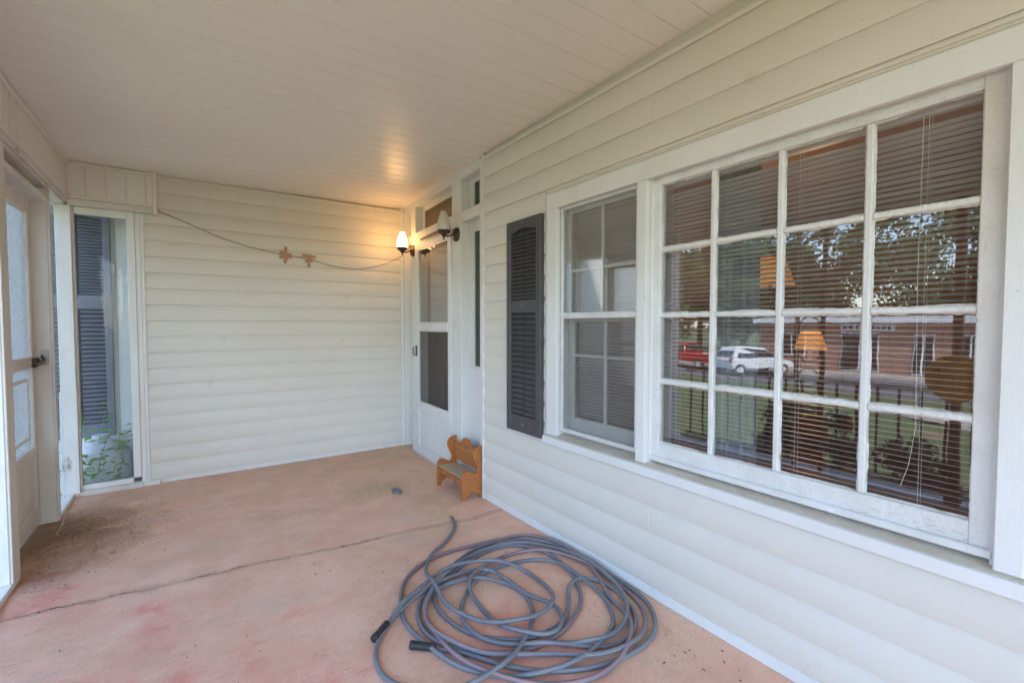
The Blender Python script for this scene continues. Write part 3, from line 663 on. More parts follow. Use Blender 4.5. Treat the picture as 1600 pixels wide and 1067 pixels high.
MB().tube([(Xd1 + .015, 3.97, 1.02), (Xd1 + .045, 3.95, 1.022), (Xd1 + .05, 3.86, 1.015), (Xd1 + .042, 3.79, 1.01)], [.008, .009, .011, .014], 10).build('handle', 'bronze', lt, smooth=True)
ck = MB().box(-.768, -.735, 4.0145, 4.0195, 1.0, 1.09).build('strike_plate', 'screw', scr, .001)
rs('strike_bolt', ck, 'bronze', [(-.755, 4.014, 1.03), (-.755, 3.99, 1.035), (-.762, 3.985, 1.06)], .007)

# glazed corner opening beside the end wall
go = thing('corner_glazing', (-.5, 4.56, 0), 'dirty glass panel in a white frame beside the cream end wall', 'window')
B('frame_stile', 'worn_white', go, -.384, -.338, 4.522, 4.56, .075, 2.0955, .003); B('frame_stile', 'worn_white', go, -.3375, -.3065, 4.530, 4.572, .035, 2.0955, .003)
B('frame_stile', 'old_wood_paint', go, -.6875, -.676, 4.522, 4.56, .075, 2.0955, .002)
B('frame_head', 'worn_white', go, -.6755, -.3845, 4.524, 4.56, 2.045, 2.0955, .003); B('frame_bottom', 'worn_white', go, -.6755, -.3845, 4.522, 4.56, .038, .0745, .003)
B('floor_strip', 'old_wood_paint', go, -.71, -.325, 4.50, 4.56, .0, .0375, .003)
B('patch_block', 'worn_white', go, -.335, -.222, 4.512, 4.5375, .0, .0365, .002)
MB().add([(-.68, 4.545, .06), (-.38, 4.545, .06), (-.38, 4.545, 2.06), (-.68, 4.545, 2.06)], [(0, 1, 2, 3)]).build('pane', 'dirty_glass', go)

# what stands beyond that glass
nw = thing('neighbour_wall', (-1, 5.5, -.42), 'pale painted wall seen through the dirty corner glass', 'wall')
B('wall_board', 'worn_white', nw, -2.6, .4, 5.02, 5.12, -.42, 2.6, 0)
for k in range(9): B('board', 'worn_white', nw, -.60 + .1 * k, -.503 + .1 * k, 5.008, 5.0198, -.42, 2.58, .002)
shutter('spare_shutter', 'grey louvred shutter standing behind the dirty corner glass', (-.93, 5.005, .34), .40, 1.83, 'shutter_far', 0, (24, 26))
can = MB().lathe([(.10, -.42), (.17, -.38), (.19, -.2), (.19, .12), (.18, .22), (.14, .31), (.06, .35), (.045, .36)], (-.60, 4.80, 0), 28).build('white_tank', 'white_plastic', smooth=True, ang=60)
tag(can, 'rounded white tank behind the weeds under the grey shutter', 'tank')
MB().lathe([(.055, .36), (.055, .385), (.02, .39)], (-.60, 4.80, 0), 16).build('cap', 'white_plastic', can)
def weed(label, base, h, n, seed):
    r = random.Random(seed); t = thing('weed', base, label, 'plant'); lv = MB(); st = MB()
    for i in range(n):
        a = r.uniform(0, 6.28); lean = r.uniform(.05, .35); L = h * r.uniform(.45, 1)
        P = [Vector(base) + Vector((math.cos(a) * lean * L * s * s, math.sin(a) * lean * L * s * s, L * s)) for s in (0, .25, .5, .75, 1)]
        st.tube(P, [.004, .0035, .003, .002, .001], 5)
        for s in np.linspace(.2, 1, 13):
            k = min(3, int(s * 4)); q = P[k].lerp(P[k + 1], s * 4 - k) if k < 4 else P[4]
            for _ in range(2):
                b = r.uniform(0, 6.28); d = Vector((math.cos(b), math.sin(b), r.uniform(-.3, .5))).normalized(); w = r.uniform(.018, .038); l = w * 2.2
                sd_ = d.cross(Vector((0, 0, 1))).normalized() * w * .55; up = Vector((0, 0, .3 * w))
                lv.add([q, q + d * l * .45 + sd_ + up, q + d * l, q + d * l * .45 - sd_ + up], [(0, 1, 2, 3)])
    st.build('stem', 'leaf_bright', t); lv.build('foliage', 'leaf_bright', t); return t
weed('bright green weed climbing behind the dirty corner glass', (-.66, 4.70, -.40), 1.14, 9, 4)
weed('dense leafy weed spreading over the foot of the white tank', (-.62, 4.74, -.40), .70, 24, 14)
weed('low bushy weed in front of the white tank', (-.54, 4.72, -.40), .82, 20, 9)

# ------------------------------------------------------------------ child's wooden bench
bn = thing('small_bench', (1.63, 3.04, 0), 'small orange wooden bench with scrolled sides and carpet seat', 'bench')
side = [(1.545, 0), (1.545, .165), (1.552, .190), (1.568, .205), (1.590, .207), (1.612, .198), (1.632, .184), (1.655, .178), (1.668, .186), (1.672, .205), (1.668, .232), (1.652, .262), (1.638, .295), (1.636, .325), (1.646, .350), (1.665, .366), (1.690, .372), (1.715, .374),
        (1.715, 0), (1.693, 0), (1.690, .018), (1.676, .032), (1.655, .036), (1.640, .050), (1.620, .050), (1.606, .036), (1.588, .030), (1.578, .016), (1.576, 0)]
for y in (2.838, 3.232):
    p_ = MB().prism(side, 1, y, y + .018).build('side_panel', 'bench', bn, .0015)
MB().box(1.552, 1.700, 2.8565, 3.2315, .140, .154).build('seat', 'bench', bn, .002)
MB().box(1.547, 1.704, 2.860, 3.228, .1542, .162).build('seat_carpet', 'carpet', bn, .004)
n = 24; ap = [(2.8565, .1395)]
for k in range(n + 1):
    t = k / n; y = 2.8565 + .375 * t; q = abs(t - .5) * 2
    ap.append((y, .118 - .045 * q ** 4 + .006 * math.cos(q * 9)))
ap.append((3.2315, .1395))
MB().prism(ap[::-1], 0, 1.549, 1.563).build('apron', 'bench', bn, .001)
bk = [(2.8565, .195)] + [(3.2315, .195), (3.2315, .322)]
for k in range(21):
    t = k / 20; y = 3.2315 - .375 * t; q = (t - .5) * 2
    bk.append((y, .325 + .062 * math.exp(-(q / .36) ** 4) + .010 * abs(q)))
MB().prism(bk, 0, 1.690, 1.704).build('backrest', 'bench', bn, .001)
for z in (.292, .300): MB().box(1.6885, 1.6905, 2.862, 3.226, z, z + .004).build('bead', 'bench_edge', bn)
B('stretcher', 'bench', bn, 1.64, 1.655, 2.8565, 3.2315, .10, .1385, .002)

# ------------------------------------------------------------------ garden hoses in a heap
def lift(path, prev, r):
    P = np.array([(p[0], p[1]) for p in path]); n = len(P); z = np.zeros(n)
    gap = int(.12 / max(1e-4, np.linalg.norm(P[1] - P[0])) + 6)
    for i in range(n):
        best = 0
        if len(prev): d = np.linalg.norm(prev[:, :2] - P[i], axis=1); k = d < 1.7 * r; best = (prev[k, 2] + 2 * r * np.sqrt(np.clip(1 - (d[k] / (2 * r)) ** 2, .1, 1))).max() if k.any() else 0
        if i > gap:
            d = np.linalg.norm(P[:i - gap] - P[i], axis=1); k = d < 1.7 * r
            if k.any(): best = max(best, (z[:i - gap][k] + 2 * r * np.sqrt(np.clip(1 - (d[k] / (2 * r)) ** 2, .1, 1))).max())
        z[i] = min(best, .085)
    w = 16; zm = np.array([z[max(0, i - 4):i + 5].max() for i in range(n)]) * .85; ker = np.hanning(2 * w + 1); ker /= ker.sum()
    zs = np.convolve(np.pad(zm, w, mode='edge'), ker, 'valid'); zs = np.maximum(zs, 0)
    k = np.arange(n); e = np.clip(np.minimum(k, n - 1 - k) / 14, 0, 1); zs = zs * e * e * (3 - 2 * e)
    return np.column_stack([P, zs + r])
def resample(P, step):
    P = np.array([tuple(p) for p in P]); P[:, 0] = np.where(P[:, 0] > 1.60, 1.60 + .085 * np.tanh((P[:, 0] - 1.60) / .085), P[:, 0]); d = np.r_[0, np.cumsum(np.linalg.norm(np.diff(P, axis=0), axis=1))]; s = np.arange(0, d[-1], step)
    Q = np.column_stack([np.interp(s, d, P[:, k]) for k in range(P.shape[1])]); ker = np.hanning(19); ker /= ker.sum()
    return np.column_stack([np.convolve(np.pad(Q[:, k], 9, mode='edge'), ker, 'valid') for k in range(Q.shape[1])])
HOSE_A = [(0.62, 1.805), (0.703, 1.872), (0.804, 1.932), (0.929, 2.001), (1.058, 2.034), (1.172, 2.021), (1.283, 1.957), (1.352, 1.834), (1.359, 1.691), (1.328, 1.577), (1.261, 1.511), (1.172, 1.486), (1.079, 1.506), (0.982, 1.561), (0.925, 1.649), (0.892, 1.795), (0.907, 1.942), (0.922, 2.062), (0.963, 2.154), (1.062, 2.258), (1.19, 2.363), (1.303, 2.487), (1.361, 2.656)]
HOSE_B = [(0.722, 1.597), (0.817, 1.506), (0.881, 1.401), (0.954, 1.306), (1.04, 1.234), (1.177, 1.163), (1.343, 1.133), (1.468, 1.145), (1.569, 1.201), (1.681, 1.342), (1.731, 1.477), (1.749, 1.658), (1.718, 1.83), (1.668, 1.983), (1.572, 2.091), (1.458, 2.158), (1.293, 2.184), (1.127, 2.117), (0.966, 2.009), (0.857, 1.935), (0.785, 1.851), (0.753, 1.761), (0.751, 1.659), (0.788, 1.568), (0.871, 1.472), (0.97, 1.395), (1.051, 1.371), (1.151, 1.366), (1.291, 1.411), (1.416, 1.487), (1.502, 1.614), (1.556, 1.766), (1.56, 1.925), (1.495, 2.067), (1.388, 2.117), (1.215, 2.096), (1.025, 2.014), (0.903, 1.923), (0.859, 1.809), (0.865, 1.683), (0.904, 1.561), (0.986, 1.474), (1.07, 1.422), (1.177, 1.41), (1.279, 1.437), (1.37, 1.519), (1.445, 1.609), (1.563, 1.605), (1.607, 1.497), (1.582, 1.372), (1.525, 1.266), (1.411, 1.201), (1.298, 1.206), (1.203, 1.279), (1.101, 1.357), (1.002, 1.412), (0.905, 1.53), (0.91, 1.676), (1.01, 1.829), (1.152, 1.926), (1.3, 1.944), (1.457, 1.901), (1.535, 1.807), (1.531, 1.616), (1.525, 1.471), (1.463, 1.343), (1.378, 1.27), (1.225, 1.222), (1.087, 1.22), (0.964, 1.257), (0.874, 1.32), (0.778, 1.435), (0.731, 1.559), (0.707, 1.721), (0.711, 1.84), (0.746, 1.953), (0.814, 2.081), (0.911, 2.17), (1.058, 2.224), (1.236, 2.223), (1.41, 2.194), (1.592, 2.158), (1.697, 2.017), (1.711, 1.806), (1.631, 1.616), (1.54, 1.44), (1.515, 1.325), (1.456, 1.231), (1.333, 1.154), (1.229, 1.121), (1.101, 1.138), (0.97, 1.206), (0.872, 1.303), (0.803, 1.417), (0.773, 1.557), (0.788, 1.761), (0.836, 1.89), (0.962, 1.935), (1.081, 1.925), (1.157, 1.876), (1.223, 1.775), (1.232, 1.654), (1.183, 1.539), (1.104, 1.46), (0.969, 1.366), (0.858, 1.336), (0.76, 1.341), (0.662, 1.382), (0.577, 1.463), (0.528, 1.554), (0.538, 1.666), (0.584, 1.761), (0.711, 1.867), (0.91, 1.96), (1.08, 1.987), (1.206, 1.935), (1.226, 1.762), (1.23, 1.636), (1.287, 1.557), (1.274, 1.458), (1.196, 1.381), (1.11, 1.38), (1.024, 1.532), (1.021, 1.762), (1.056, 1.88), (1.159, 1.957), (1.349, 2.017), (1.513, 1.974), (1.622, 1.841), (1.664, 1.679), (1.666, 1.511), (1.626, 1.35), (1.563, 1.247), (1.439, 1.172), (1.304, 1.159), (1.194, 1.202), (1.094, 1.298), (1.01, 1.343), (0.892, 1.418), (0.822, 1.514), (0.768, 1.639), (0.778, 1.759), (0.845, 1.875), (0.979, 1.989), (1.149, 2.09), (1.332, 2.115), (1.516, 2.076), (1.639, 1.93), (1.668, 1.729), (1.648, 1.535), (1.592, 1.393), (1.498, 1.293), (1.351, 1.233), (1.226, 1.268), (1.145, 1.347)]
HR = .0094
pa = lift(resample(crom([(x, y, 0) for x, y in HOSE_B], 12), .012), np.zeros((0, 3)), HR)
pb = lift(resample(crom([(x, y, 0) for x, y in HOSE_A], 12), .012), pa, HR)
def hose(label, P, ends):
    t = thing('garden_hose', tuple(np.r_[P[:, :2].mean(0), 0]), label, 'hose', group='hoses heaped on the porch floor')
    MB().tube([tuple(p) for p in P], HR, 12, .011, True).build('tube', 'hose', t, smooth=True, ang=80)
    for e in ends:
        p, q = (P[0], P[5]) if e == 0 else (P[-1], P[-6]); d = Vector(p - q).normalized(); d.z = 0; d.normalize(); c = Vector(p); c.z = .0166
        pts = [c - d * .012, c - d * .008, c + d * .07, c + d * .074, c + d * .088, c + d * .09, c + d * .089, c + d * .06]
        MB().tube(pts, [.0115, .0150, .0150, .0165, .0165, .0145, .011, .010], 14).build('hose_end', 'rubber', t, smooth=True)
    return t
hose('grey garden hose with pink stripe and fat black end, coiled in wide loops', pa, (0,))
hose('grey garden hose whose bare end points at the small bench', pb, (0,))

# ------------------------------------------------------------------ litter on the floor
def litter(name, label, mat, spots, seed, flat=True):
    r = random.Random(seed); m = MB()
    for cx, cy, rx, ry, n, l in spots:
        for _ in range(n):
            x, y = r.gauss(cx, rx), r.gauss(cy, ry); x = min(max(x, -.70), 1.69); y = min(max(y, .5), 4.53)
            a = r.uniform(0, 3.14); L = l * r.uniform(.4, 1.3); w = r.uniform(.0008, .0022); z = .0012 + r.random() * .004
            c, s_ = math.cos(a), math.sin(a)
            m.add([(x - c * L - s_ * w, y - s_ * L + c * w, .0008), (x - c * L + s_ * w, y - s_ * L - c * w, .0008), (x + c * L + s_ * w, y + s_ * L - c * w, z), (x + c * L - s_ * w, y + s_ * L + c * w, z), (x, y, z + .0025)],
                  [(0, 1, 4), (1, 2, 4), (2, 3, 4), (3, 0, 4), (3, 2, 1, 0)])
    return tag(m.build(name, mat), label, name.replace('_', ' '), kind='stuff')
litter('straw', 'loose straw scattered on the porch floor near the bench', 'straw', [(1.12, 3.42, .15, .09, 1900, .0045), (1.38, 2.98, .12, .08, 600, .0045), (1.33, 2.70, .05, .05, 120, .008), (1.55, 4.2, .15, .18, 240, .008), (.7, 1.85, .12, .2, 260, .0035), (1.5, 1.25, .12, .2, 260, .0035), (.8, 3.2, .5, .6, 160, .004)], 2)
litter('leaf_crumbs', 'dark leaf crumbs strewn over the porch floor', 'leaf_litter', [(.6, 3.6, .8, .6, 45, .0035), (-.45, 3.7, .15, .3, 150, .0035), (1.4, 3.9, .2, .4, 40, .005), (.6, 2.2, .6, .6, 40, .004), (1.55, .95, .1, .1, 12, .006)], 8)
r = random.Random(21); gc = MB()
for k in range(26):
    a, b = r.uniform(0, 6.28), r.uniform(0, .03); gc.tube([(1.23 + math.cos(a) * b, 3.27 + math.sin(a) * b * 1.4, .004), (1.23 + math.cos(a + 1) * .035, 3.27 + math.sin(a + 1) * .05, r.uniform(.008, .028)), (1.23 + math.cos(a + 2) * .03, 3.27 + math.sin(a + 2) * .045, .004)], .004, 5)
tag(gc.build('dust_clump', 'grey_clump'), 'small grey clump of fluff on the floor near the bench', 'fluff')
for i, P in enumerate(([(-.52, 3.74, .006), (-.46, 3.70, .012), (-.38, 3.68, .008), (-.33, 3.66, .016)], [(-.66, 3.88, .10), (-.67, 3.82, .03), (-.69, 3.78, .006), (-.66, 3.70, .005)])):
    t = tag(MB().tube(P, .0028, 5).build('twig', 'straw'), ['dry pale twig lying on the floor by the porch door', 'bent dry stalk leaning at the foot of the porch door stud'][i], 'twig')
    for k in range(3):
        q = Vector(P[1 + k % 2]); MB().tube([q, q + Vector((r.uniform(-.05, .05), r.uniform(-.05, .05), .012))], .0016, 4).build('side_stalk', 'straw', t)

# ------------------------------------------------------------------ room behind the windows
rm = bpy.data.objects.new('room', None); COL.objects.link(rm); FR[rm] = Matrix.Identity(4); tag(rm, kind='structure')
B('room_floor', 'room_floor', rm, 1.90, 5.5, -1.6, 2.80, -.05, .02, 0); B('room_ceiling', 'paneling', rm, 1.90, 5.5, -1.6, 2.80, 2.50, 2.56, 0)
for k in range(24): B('wall_plank', 'paneling', rm, 5.40 + .004 * (k % 2), 5.46, -1.6 + k * .184, -1.6 + k * .184 + .181, .02, 2.5, .004)
B('side_wall', 'paneling', rm, 1.90, 5.5, 2.78, 2.84, .02, 2.5, 0); B('side_wall', 'paneling', rm, 1.90, 5.5, -1.66, -1.6, .02, 2.5, 0); B('outer_wall', 'roof_dark', rm, 5.47, 5.6, -1.7, 2.9, -.1, 2.6, 0)
tl = thing('table_lamp', (3.5, 1.43, .55), 'table lamp with glowing orange shade inside the room behind the blind', 'lamp')
MB().lathe([(.06, .74), (.06, .75), (.02, .77), (.045, .84), (.06, .90), (.04, .98), (.015, 1.02), (.012, 1.09)], (3.5, 1.43, 0), 20).build('base', 'white_plastic', tl, smooth=True)
MB().lathe([(.10, 1.08), (.097, 1.085), (.06, 1.20), (.055, 1.20)], (3.5, 1.43, 0), 24).build('lamp_shade', 'lampshade_warm', tl, smooth=True)
for p_, e in (((3.5, 1.43, 1.32), 1.3), ((4.3, 2.1, 1.9), .7)):
    l = bpy.data.lights.new('bulb', 'POINT'); l.energy = e; l.color = (1, .55, .2); l.shadow_soft_size = .08
    o = bpy.data.objects.new('bulb', l); COL.objects.link(o)
    if e == 1.3: o.parent = tl; o.location = FR[tl].inverted() @ Vector(p_)
    else: fl_ = o
st_ = thing('floor_lamp', (4.3, 2.1, .02), 'tall brass floor lamp inside the panelled room', 'lamp'); fl_.parent = st_; fl_.location = FR[st_].inverted() @ Vector((4.3, 2.1, 1.95))
MB().lathe([(.14, .02), (.14, .04), (.02, .06), (.014, 1.0), (.03, 1.05), (.014, 1.1), (.014, 1.62)], (4.3, 2.1, 0), 16).build('stand', 'bronze', st_, smooth=True)
MB().lathe([(.20, 1.6), (.195, 1.6), (.12, 1.84), (.125, 1.84)], (4.3, 2.1, 0), 20).build('lamp_shade', 'lampshade_warm', st_, smooth=True)
tb = thing('side_table', (3.5, 1.43, .02), 'small dark table under the orange lamp inside the room', 'table')
B('table_top', 'brown_wood', tb, 3.2, 3.8, 1.13, 1.73, .70, .74, .004)
for a in (3.23, 3.73):
    for b in (1.16, 1.66): B('leg', 'brown_wood', tb, a, a + .04, b, b + .04, .02, .70, .003)
ya, yb = 1.02, 1.22; m = MB(); n = 48; vs = []
for k in range(n + 1):
    y = ya + (yb - ya) * k / n; x = 1.99 + .022 * math.sin(k * .85) + .008 * math.sin(k * 2.1)
    vs += [(x, y, .45), (x - .004, y, 2.2)]
m.add(vs, [(2 * k, 2 * k + 1, 2 * k + 3, 2 * k + 2) for k in range(n)])
c = tag(m.build('curtain', 'curtain', smooth=True, ang=80), 'pale grey curtain hanging in the room behind the wide blind', 'curtain')
MB().tube([(1.99, ya - .05, 2.21), (1.99, yb + .05, 2.21)], .010, 8).build('curtain_rod', 'bronze', c)
# house roof and shell, so that the porch lies in the shade of the house
hr = thing('house_roof', (3, 1, 2.55), 'low shingled roof over the house and its porch', 'roof')
rp = [(-1.15, 2.52), (-1.15, 2.68), (4.2, 4.5), (9.5, 2.68), (9.5, 2.52)]
MB().prism(rp, 1, -1.85, 9).build('roof_deck', 'roof_dark', hr); B('fascia', 'trim', hr, -1.18, -1.152, -1.85, 9, 2.50, 2.70, 0)
MB().prism([(1.5, 2.53), (1.5, 3.55), (4.2, 4.49), (9.5, 2.67), (9.5, 2.53)], 1, -6, -1.852).build('roof_deck', 'roof_dark', hr)
hs = thing('house_body', (6, 1, -.4), 'rear part of the house behind the panelled room', 'house')
B('wall', 'siding', hs, 1.9, 9.2, 5.2, 8.6, -.42, 2.52, 0); B('wall', 'siding', hs, 5.65, 9.2, -5.6, 5.2, -.42, 2.52, 0); B('wall', 'siding', hs, 1.95, 5.65, -5.6, -1.72, -.42, 2.52, 0); B('wall', 'siding', hs, 2.05, 5.65, 2.9, 5.2, -.42, 2.52, 0)

# ------------------------------------------------------------------ iron railing on the open side of the porch
XR = -.74
ra = thing('iron_railing', (XR, 1.6, .03), 'black wrought iron railing with twisted balusters along the open porch edge', 'railing')
B('top_rail', 'iron', ra, XR - .02, XR + .02, -1.28, 2.90, .775, .80, .004); B('bottom_rail', 'iron', ra, XR - .012, XR + .012, -1.28, 2.90, .115, .135, .003)
tw = MB(); n = 44; hh = .64
vs = []
for k in range(n + 1):
    z = hh * k / n; a = 0 if (z < .12 or z > hh - .12) else (z - .12) / (hh - .24) * math.pi * 5
    for q in range(4): vs.append((.0105 * math.cos(a + q * math.pi / 2), .0105 * math.sin(a + q * math.pi / 2), z))
tw.add(vs, [(4 * k + q, 4 * k + (q + 1) % 4, 4 * k + 4 + (q + 1) % 4, 4 * k + 4 + q) for k in range(n) for q in range(4)])
bl = tw.build('baluster', 'iron', ra, local=True); first = True
for k in range(32):
    y = -1.22 + k * .131
    q = bl if k == 0 else dup(bl, ra, (0, 0, 0)); q.location = FR[ra].inverted() @ Vector((XR, y, .135))
ic = thing('iron_column', (XR, 1.74, .03), 'black scrolled wrought iron porch column standing in the railing line', 'column')
for y in (1.64, 1.84): B('upright', 'iron', ic, XR - .014, XR + .014, y - .014, y + .014, .03, 2.097, .003)
for k in range(9):
    z = .16 + .215 * k; pts = [(XR, 1.74 + .082 * math.cos(a), z + .082 * math.sin(a)) for a in np.linspace(0, 2 * math.pi, 25)]
    MB().tube(pts, .006, 6, cap=False).build('scroll', 'iron', ic, smooth=True)
po = thing('porch_post', (XR - .02, .80, .03), 'square brown porch post that carries the round dial', 'post')
B('shaft', 'brown_wood', po, XR - .03, XR + .022, .805, .857, .0295, 2.097, .004); B('base_block', 'brown_wood', po, XR - .045, XR + .035, .79, .872, .0295, .16, .005)
B('curb', 'brown_wood', thing('porch_curb', (-.86, .9, 0), 'brown timber kerb along the outer edge of the porch floor', 'kerb'), -.93, -.905, -1.65, 3.08, -.05, .05, .004)
th = thing('dial_thermometer', (XR + .03, .83, .885), 'round yellow dial thermometer hung on the brown porch post', 'thermometer')
xq = XR + .0265
MB().lathe([(.158, xq), (.160, xq + .006), (.158, xq + .020), (.150, xq + .022)], (0, .83, .885), 40, 0).build('dial', 'gauge_face', th, smooth=True)
def tmat(y, z, rot=0): return Matrix.Translation((xq + .0235, y, z)) @ Matrix.Rotation(R(90), 4, 'Z') @ Matrix.Rotation(R(90), 4, 'X') @ Matrix.Rotation(rot, 4, 'Z')
for k, v in enumerate(('20', '40', '60', '80', '100')):
    a = R(215 - 62.5 * k); text_mesh(v, .048, 'ink' if k < 3 else 'red_ink', 'numeral', th, tmat(.83 + .112 * math.cos(a), .885 + .112 * math.sin(a)))
MB().add([(xq + .025, .83 - .004, .875), (xq + .025, .83 + .004, .875), (xq + .025, .83 + .062, .965), (xq + .025, .83 + .058, .968)], [(0, 1, 2, 3)]).build('needle', 'red_ink', th)

# ------------------------------------------------------------------ street side, met only in the window reflections
def crown(t, c, rad, n, seed, mat, leaf):
    r = random.Random(seed); m = MB(); cl = []
    for k in range(40):
        d = Vector((r.gauss(0, 1), r.gauss(0, 1), r.gauss(0, .9))).normalized() * (r.random() ** .4); cl.append((Vector((c[0] + d.x * rad[0], c[1] + d.y * rad[1], c[2] + d.z * rad[2])), r.uniform(.22, .42) * min(rad)))
    for _ in range(n):
        q, s_ = r.choice(cl); d = Vector((r.gauss(0, 1), r.gauss(0, 1), r.gauss(0, 1))).normalized(); p = q + d * s_ * r.random() ** .35
        a = Vector((r.gauss(0, 1), r.gauss(0, 1), r.gauss(0, 1))).normalized(); b = a.cross(d).normalized(); L = leaf * r.uniform(.6, 1.3)
        m.add([p - a * L, p + b * L * .6, p + a * L, p - b * L * .6], [(0, 1, 2, 3)])
    return m.build('crown', mat, t)
def tree(label, x, y, h, w, seed):
    h *= 1.22; w *= 1.15
    zb = gz(x); t = thing('street_tree', (x, y, zb), label, 'tree', group='trees beyond the street'); r = random.Random(seed)
    tr = MB().tube([(x, y, zb - .1), (x + r.uniform(-.2, .2), y, zb + h * .3), (x + r.uniform(-.4, .4), y + r.uniform(-.3, .3), zb + h * .75)], [.30, .22, .06], 8)
    for k in range(5):
        a = r.uniform(0, 6.28); z = zb + h * r.uniform(.3, .55); tr.tube([(x, y, z), (x + math.cos(a) * w * .3, y + math.sin(a) * w * .3, z + h * .12), (x + math.cos(a) * w * .6, y + math.sin(a) * w * .6, z + h * .22)], [.12, .07, .03], 6)
    tr.build('trunk', 'bark', t); crown(t, (x, y, zb + h * .57), (w, w, h * .42), 11000, seed, 'leaf', .20)
for i, (x, y, h, w) in enumerate(((-34, 22, 8.5, 3.2), (-38, 27, 10, 3.8), (-36, 33, 9.5, 3.6), (-44, 20, 11, 4.2), (-46, 12, 11.5, 4.5), (-45, 4, 10.5, 4.2), (-33, 40, 9, 3.6), (-26, 46, 9, 3.5), (-48, 28, 12, 4.6), (-18, 52, 8.5, 3.4), (-47, -4, 11, 4.4))):
    tree(['leafy tree past the end of the brick shop', 'tall leafy tree behind the parked red pickup', 'leafy tree further along behind the red pickup', 'big tree rising over the roof corner of the brick shop', 'broad tree rising over the middle of the brick shop', 'tree rising over the far half of the brick shop', 'leafy tree beside the dark roofed house', 'roadside tree behind the dark roofed house', 'tallest tree standing back between shop and pickup', 'last roadside tree past the dark roofed house', 'tree behind the far end of the brick shop'][i], x, y, h, w, 30 + i)
sh = thing('brick_shop', (-34, 6, -1.75), 'low brick shop with white roof edge across the street', 'building')
B('wall', 'brick_wall', sh, -39, -31, -8, 17.5, -1.76, 1.35, 0); B('fascia', 'sign_white', sh, -39.2, -30.4, -8.3, 17.8, 1.36, 1.72, .02); B('roof', 'roof_dark', sh, -39, -30.8, -8, 17.5, 1.721, 1.80, 0)
for y, w, z0, z1, nm in ((15.2, 1.6, -.9, .7, 'window'), (11.3, 2.0, -1.7, .75, 'entrance'), (8.2, .9, -1.7, .7, 'window'), (6.2, .9, -1.7, .7, 'window'), (3.5, 1.6, -.9, .7, 'window'), (.5, 1.6, -.9, .7, 'window')):
    f = B(nm, 'white_metal', sh, -31.02, -30.93, y - w / 2, y + w / 2, z0, z1, .01)
    for s_ in (-1, 1): B('pane', 'glass_dark', f, -30.94, -30.92, y + s_ * w / 4 - w / 4 + .05, y + s_ * w / 4 + w / 4 - .05, z0 + .08, z1 - .08, 0)
sg = thing('shop_sign', (-30.9, 10.6, .85), 'narrow white lettered sign on the brick shop above its entrance', 'sign')
B('board', 'sign_white', sg, -30.99, -30.90, 9.5, 12.3, .88, 1.28, .01)
r = random.Random(4)
for k in range(9):
    if k != 4: B('letter', 'ink', sg, -30.899, -30.885, 9.72 + k * .28, 9.72 + k * .28 + r.uniform(.12, .2), .97, 1.19, .01)
dh = thing('far_house', (-22, 36, -1.7), 'dark roofed house further along the street', 'house')
B('wall', 'brick_wall', dh, -30, -18, 31, 43, -1.76, 1.2, 0); MB().prism([(-31, 1.2), (-24, 3.4), (-17, 1.2)], 1, 30.5, 43.5).build('roof', 'roof_dark', dh)
for y in (33, 37, 41):
    f = B('window', 'white_metal', dh, -18.02, -17.95, y - .7, y + .7, -.8, .6, .01); B('pane', 'glass_dark', f, -17.96, -17.94, y - .6, y + .6, -.7, .5, 0)
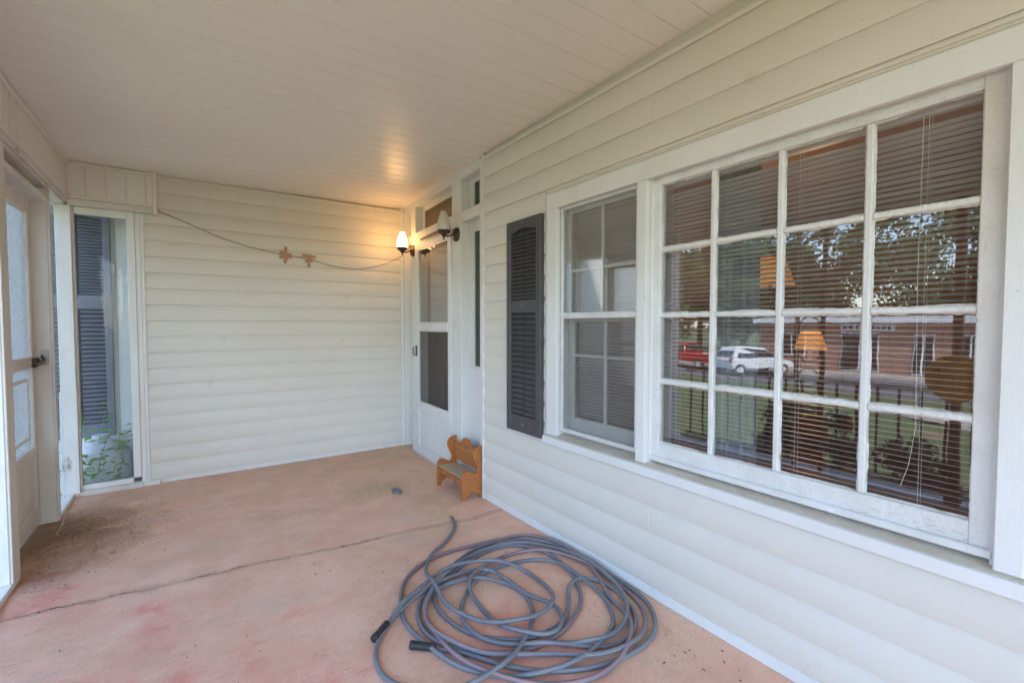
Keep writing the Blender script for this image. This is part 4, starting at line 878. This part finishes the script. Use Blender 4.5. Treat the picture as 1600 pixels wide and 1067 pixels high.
def car(name, label, cat, loc, rz, mat, pickup=False):
    t = thing(name, loc, label, cat, rz)          # local: +x is the nose
    if pickup: low = [(-2.6, .45), (-2.62, 1.0), (2.3, 1.02), (2.62, .9), (2.66, .45)]; cab = [(-.55, 1.0), (-.40, 1.72), (.75, 1.72), (1.35, 1.02)]
    else: low = [(-2.1, .38), (-2.14, .95), (-1.9, 1.02), (1.0, 1.0), (1.95, .82), (2.12, .6), (2.12, .38)]; cab = [(-2.02, 1.0), (-1.75, 1.58), (-1.65, 1.66), (.05, 1.62), (.95, 1.0)]
    MB().prism(low, 1, -.88, .88).build('body', mat, t, .06, smooth=True, local=True)
    cb = MB(); n = len(cab); ins = .14
    cb.add([(x, -.86 + (ins if z > 1.2 else 0), z) for x, z in cab] + [(x, .86 - (ins if z > 1.2 else 0), z) for x, z in cab], [tuple(range(n)), tuple(range(n, 2 * n))] + [(i, (i + 1) % n, n + (i + 1) % n, n + i) for i in range(n)])
    cb.build('cabin', mat, t, .04, smooth=True, local=True)
    wn = [(x * .90 + .0, z - (.07 if z > 1.2 else -.06)) for x, z in cab]
    for s_ in (-1, 1):
        q = [(x, s_ * (.872 - (ins if z > 1.2 else 0)) , z) for x, z in wn]; MB().add(q, [tuple(range(n))]).build('side_window', 'glass_dark', t, local=True)
    a, b = cab[0], cab[1]; MB().add([(a[0] - .012, -.70, a[1] + .1), (a[0] - .012, .70, a[1] + .1), (b[0] - .012, .62, b[1] - .06), (b[0] - .012, -.62, b[1] - .06)], [(0, 1, 2, 3)]).build('rear_window', 'glass_dark', t, local=True)
    for s_ in (-1, 1): MB().box(low[1][0] - .03, low[1][0] + .06, s_ * .64, s_ * .86, .78, 1.02).build('tail_light', 'tail_light', t, .01, local=True)
    for x in ((-1.65, 1.35) if not pickup else (-1.6, 1.75)):
        for s_ in (-1, 1):
            wv = MB().lathe([(.2, s_ * .70), (.33, s_ * .70), (.34, s_ * .74), (.34, s_ * .88), (.32, s_ * .90), (.2, s_ * .89)], (x, 0, .34), 20, 1).build('wheel', 'rubber', t, smooth=True, local=True)
            MB().lathe([(.2, s_ * .885), (.19, s_ * .905), (.04, s_ * .895)], (x, 0, .34), 12, 1).build('rim', 'aluminium', wv, local=True)
    return t
car('parked_car', 'white hatchback parked nose-in outside the brick shop', 'car', (-24.6, 14.6, -1.742), R(203), 'carwhite')
car('pickup_truck', 'red pickup truck parked beside the street under the trees', 'truck', (-25.5, 19.8, -1.742), R(95), 'carred', True)
car('parked_car', 'red car parked behind the pickup truck', 'car', (-25.6, 25.6, -1.742), R(92), 'carred')
bs = thing('clipped_bush', (-1.55, 2.15, -.42), 'dark round bush growing against the porch railing', 'bush'); MB().tube([(-1.55, 2.15, -.45), (-1.55, 2.15, .1)], .03, 6).build('stem', 'bark', bs); crown(bs, (-1.5, 2.1, .12), (.38, .45, .42), 2600, 77, 'leaf_bush', .035)
bs = thing('clipped_bush', (-1.6, 1.2, -.42), 'small dark bush below the porch post with the dial', 'bush'); MB().tube([(-1.6, 1.25, -.45), (-1.6, 1.25, 0)], .03, 6).build('stem', 'bark', bs); crown(bs, (-1.6, 1.25, -.05), (.25, .28, .28), 1600, 78, 'leaf_bush', .03)
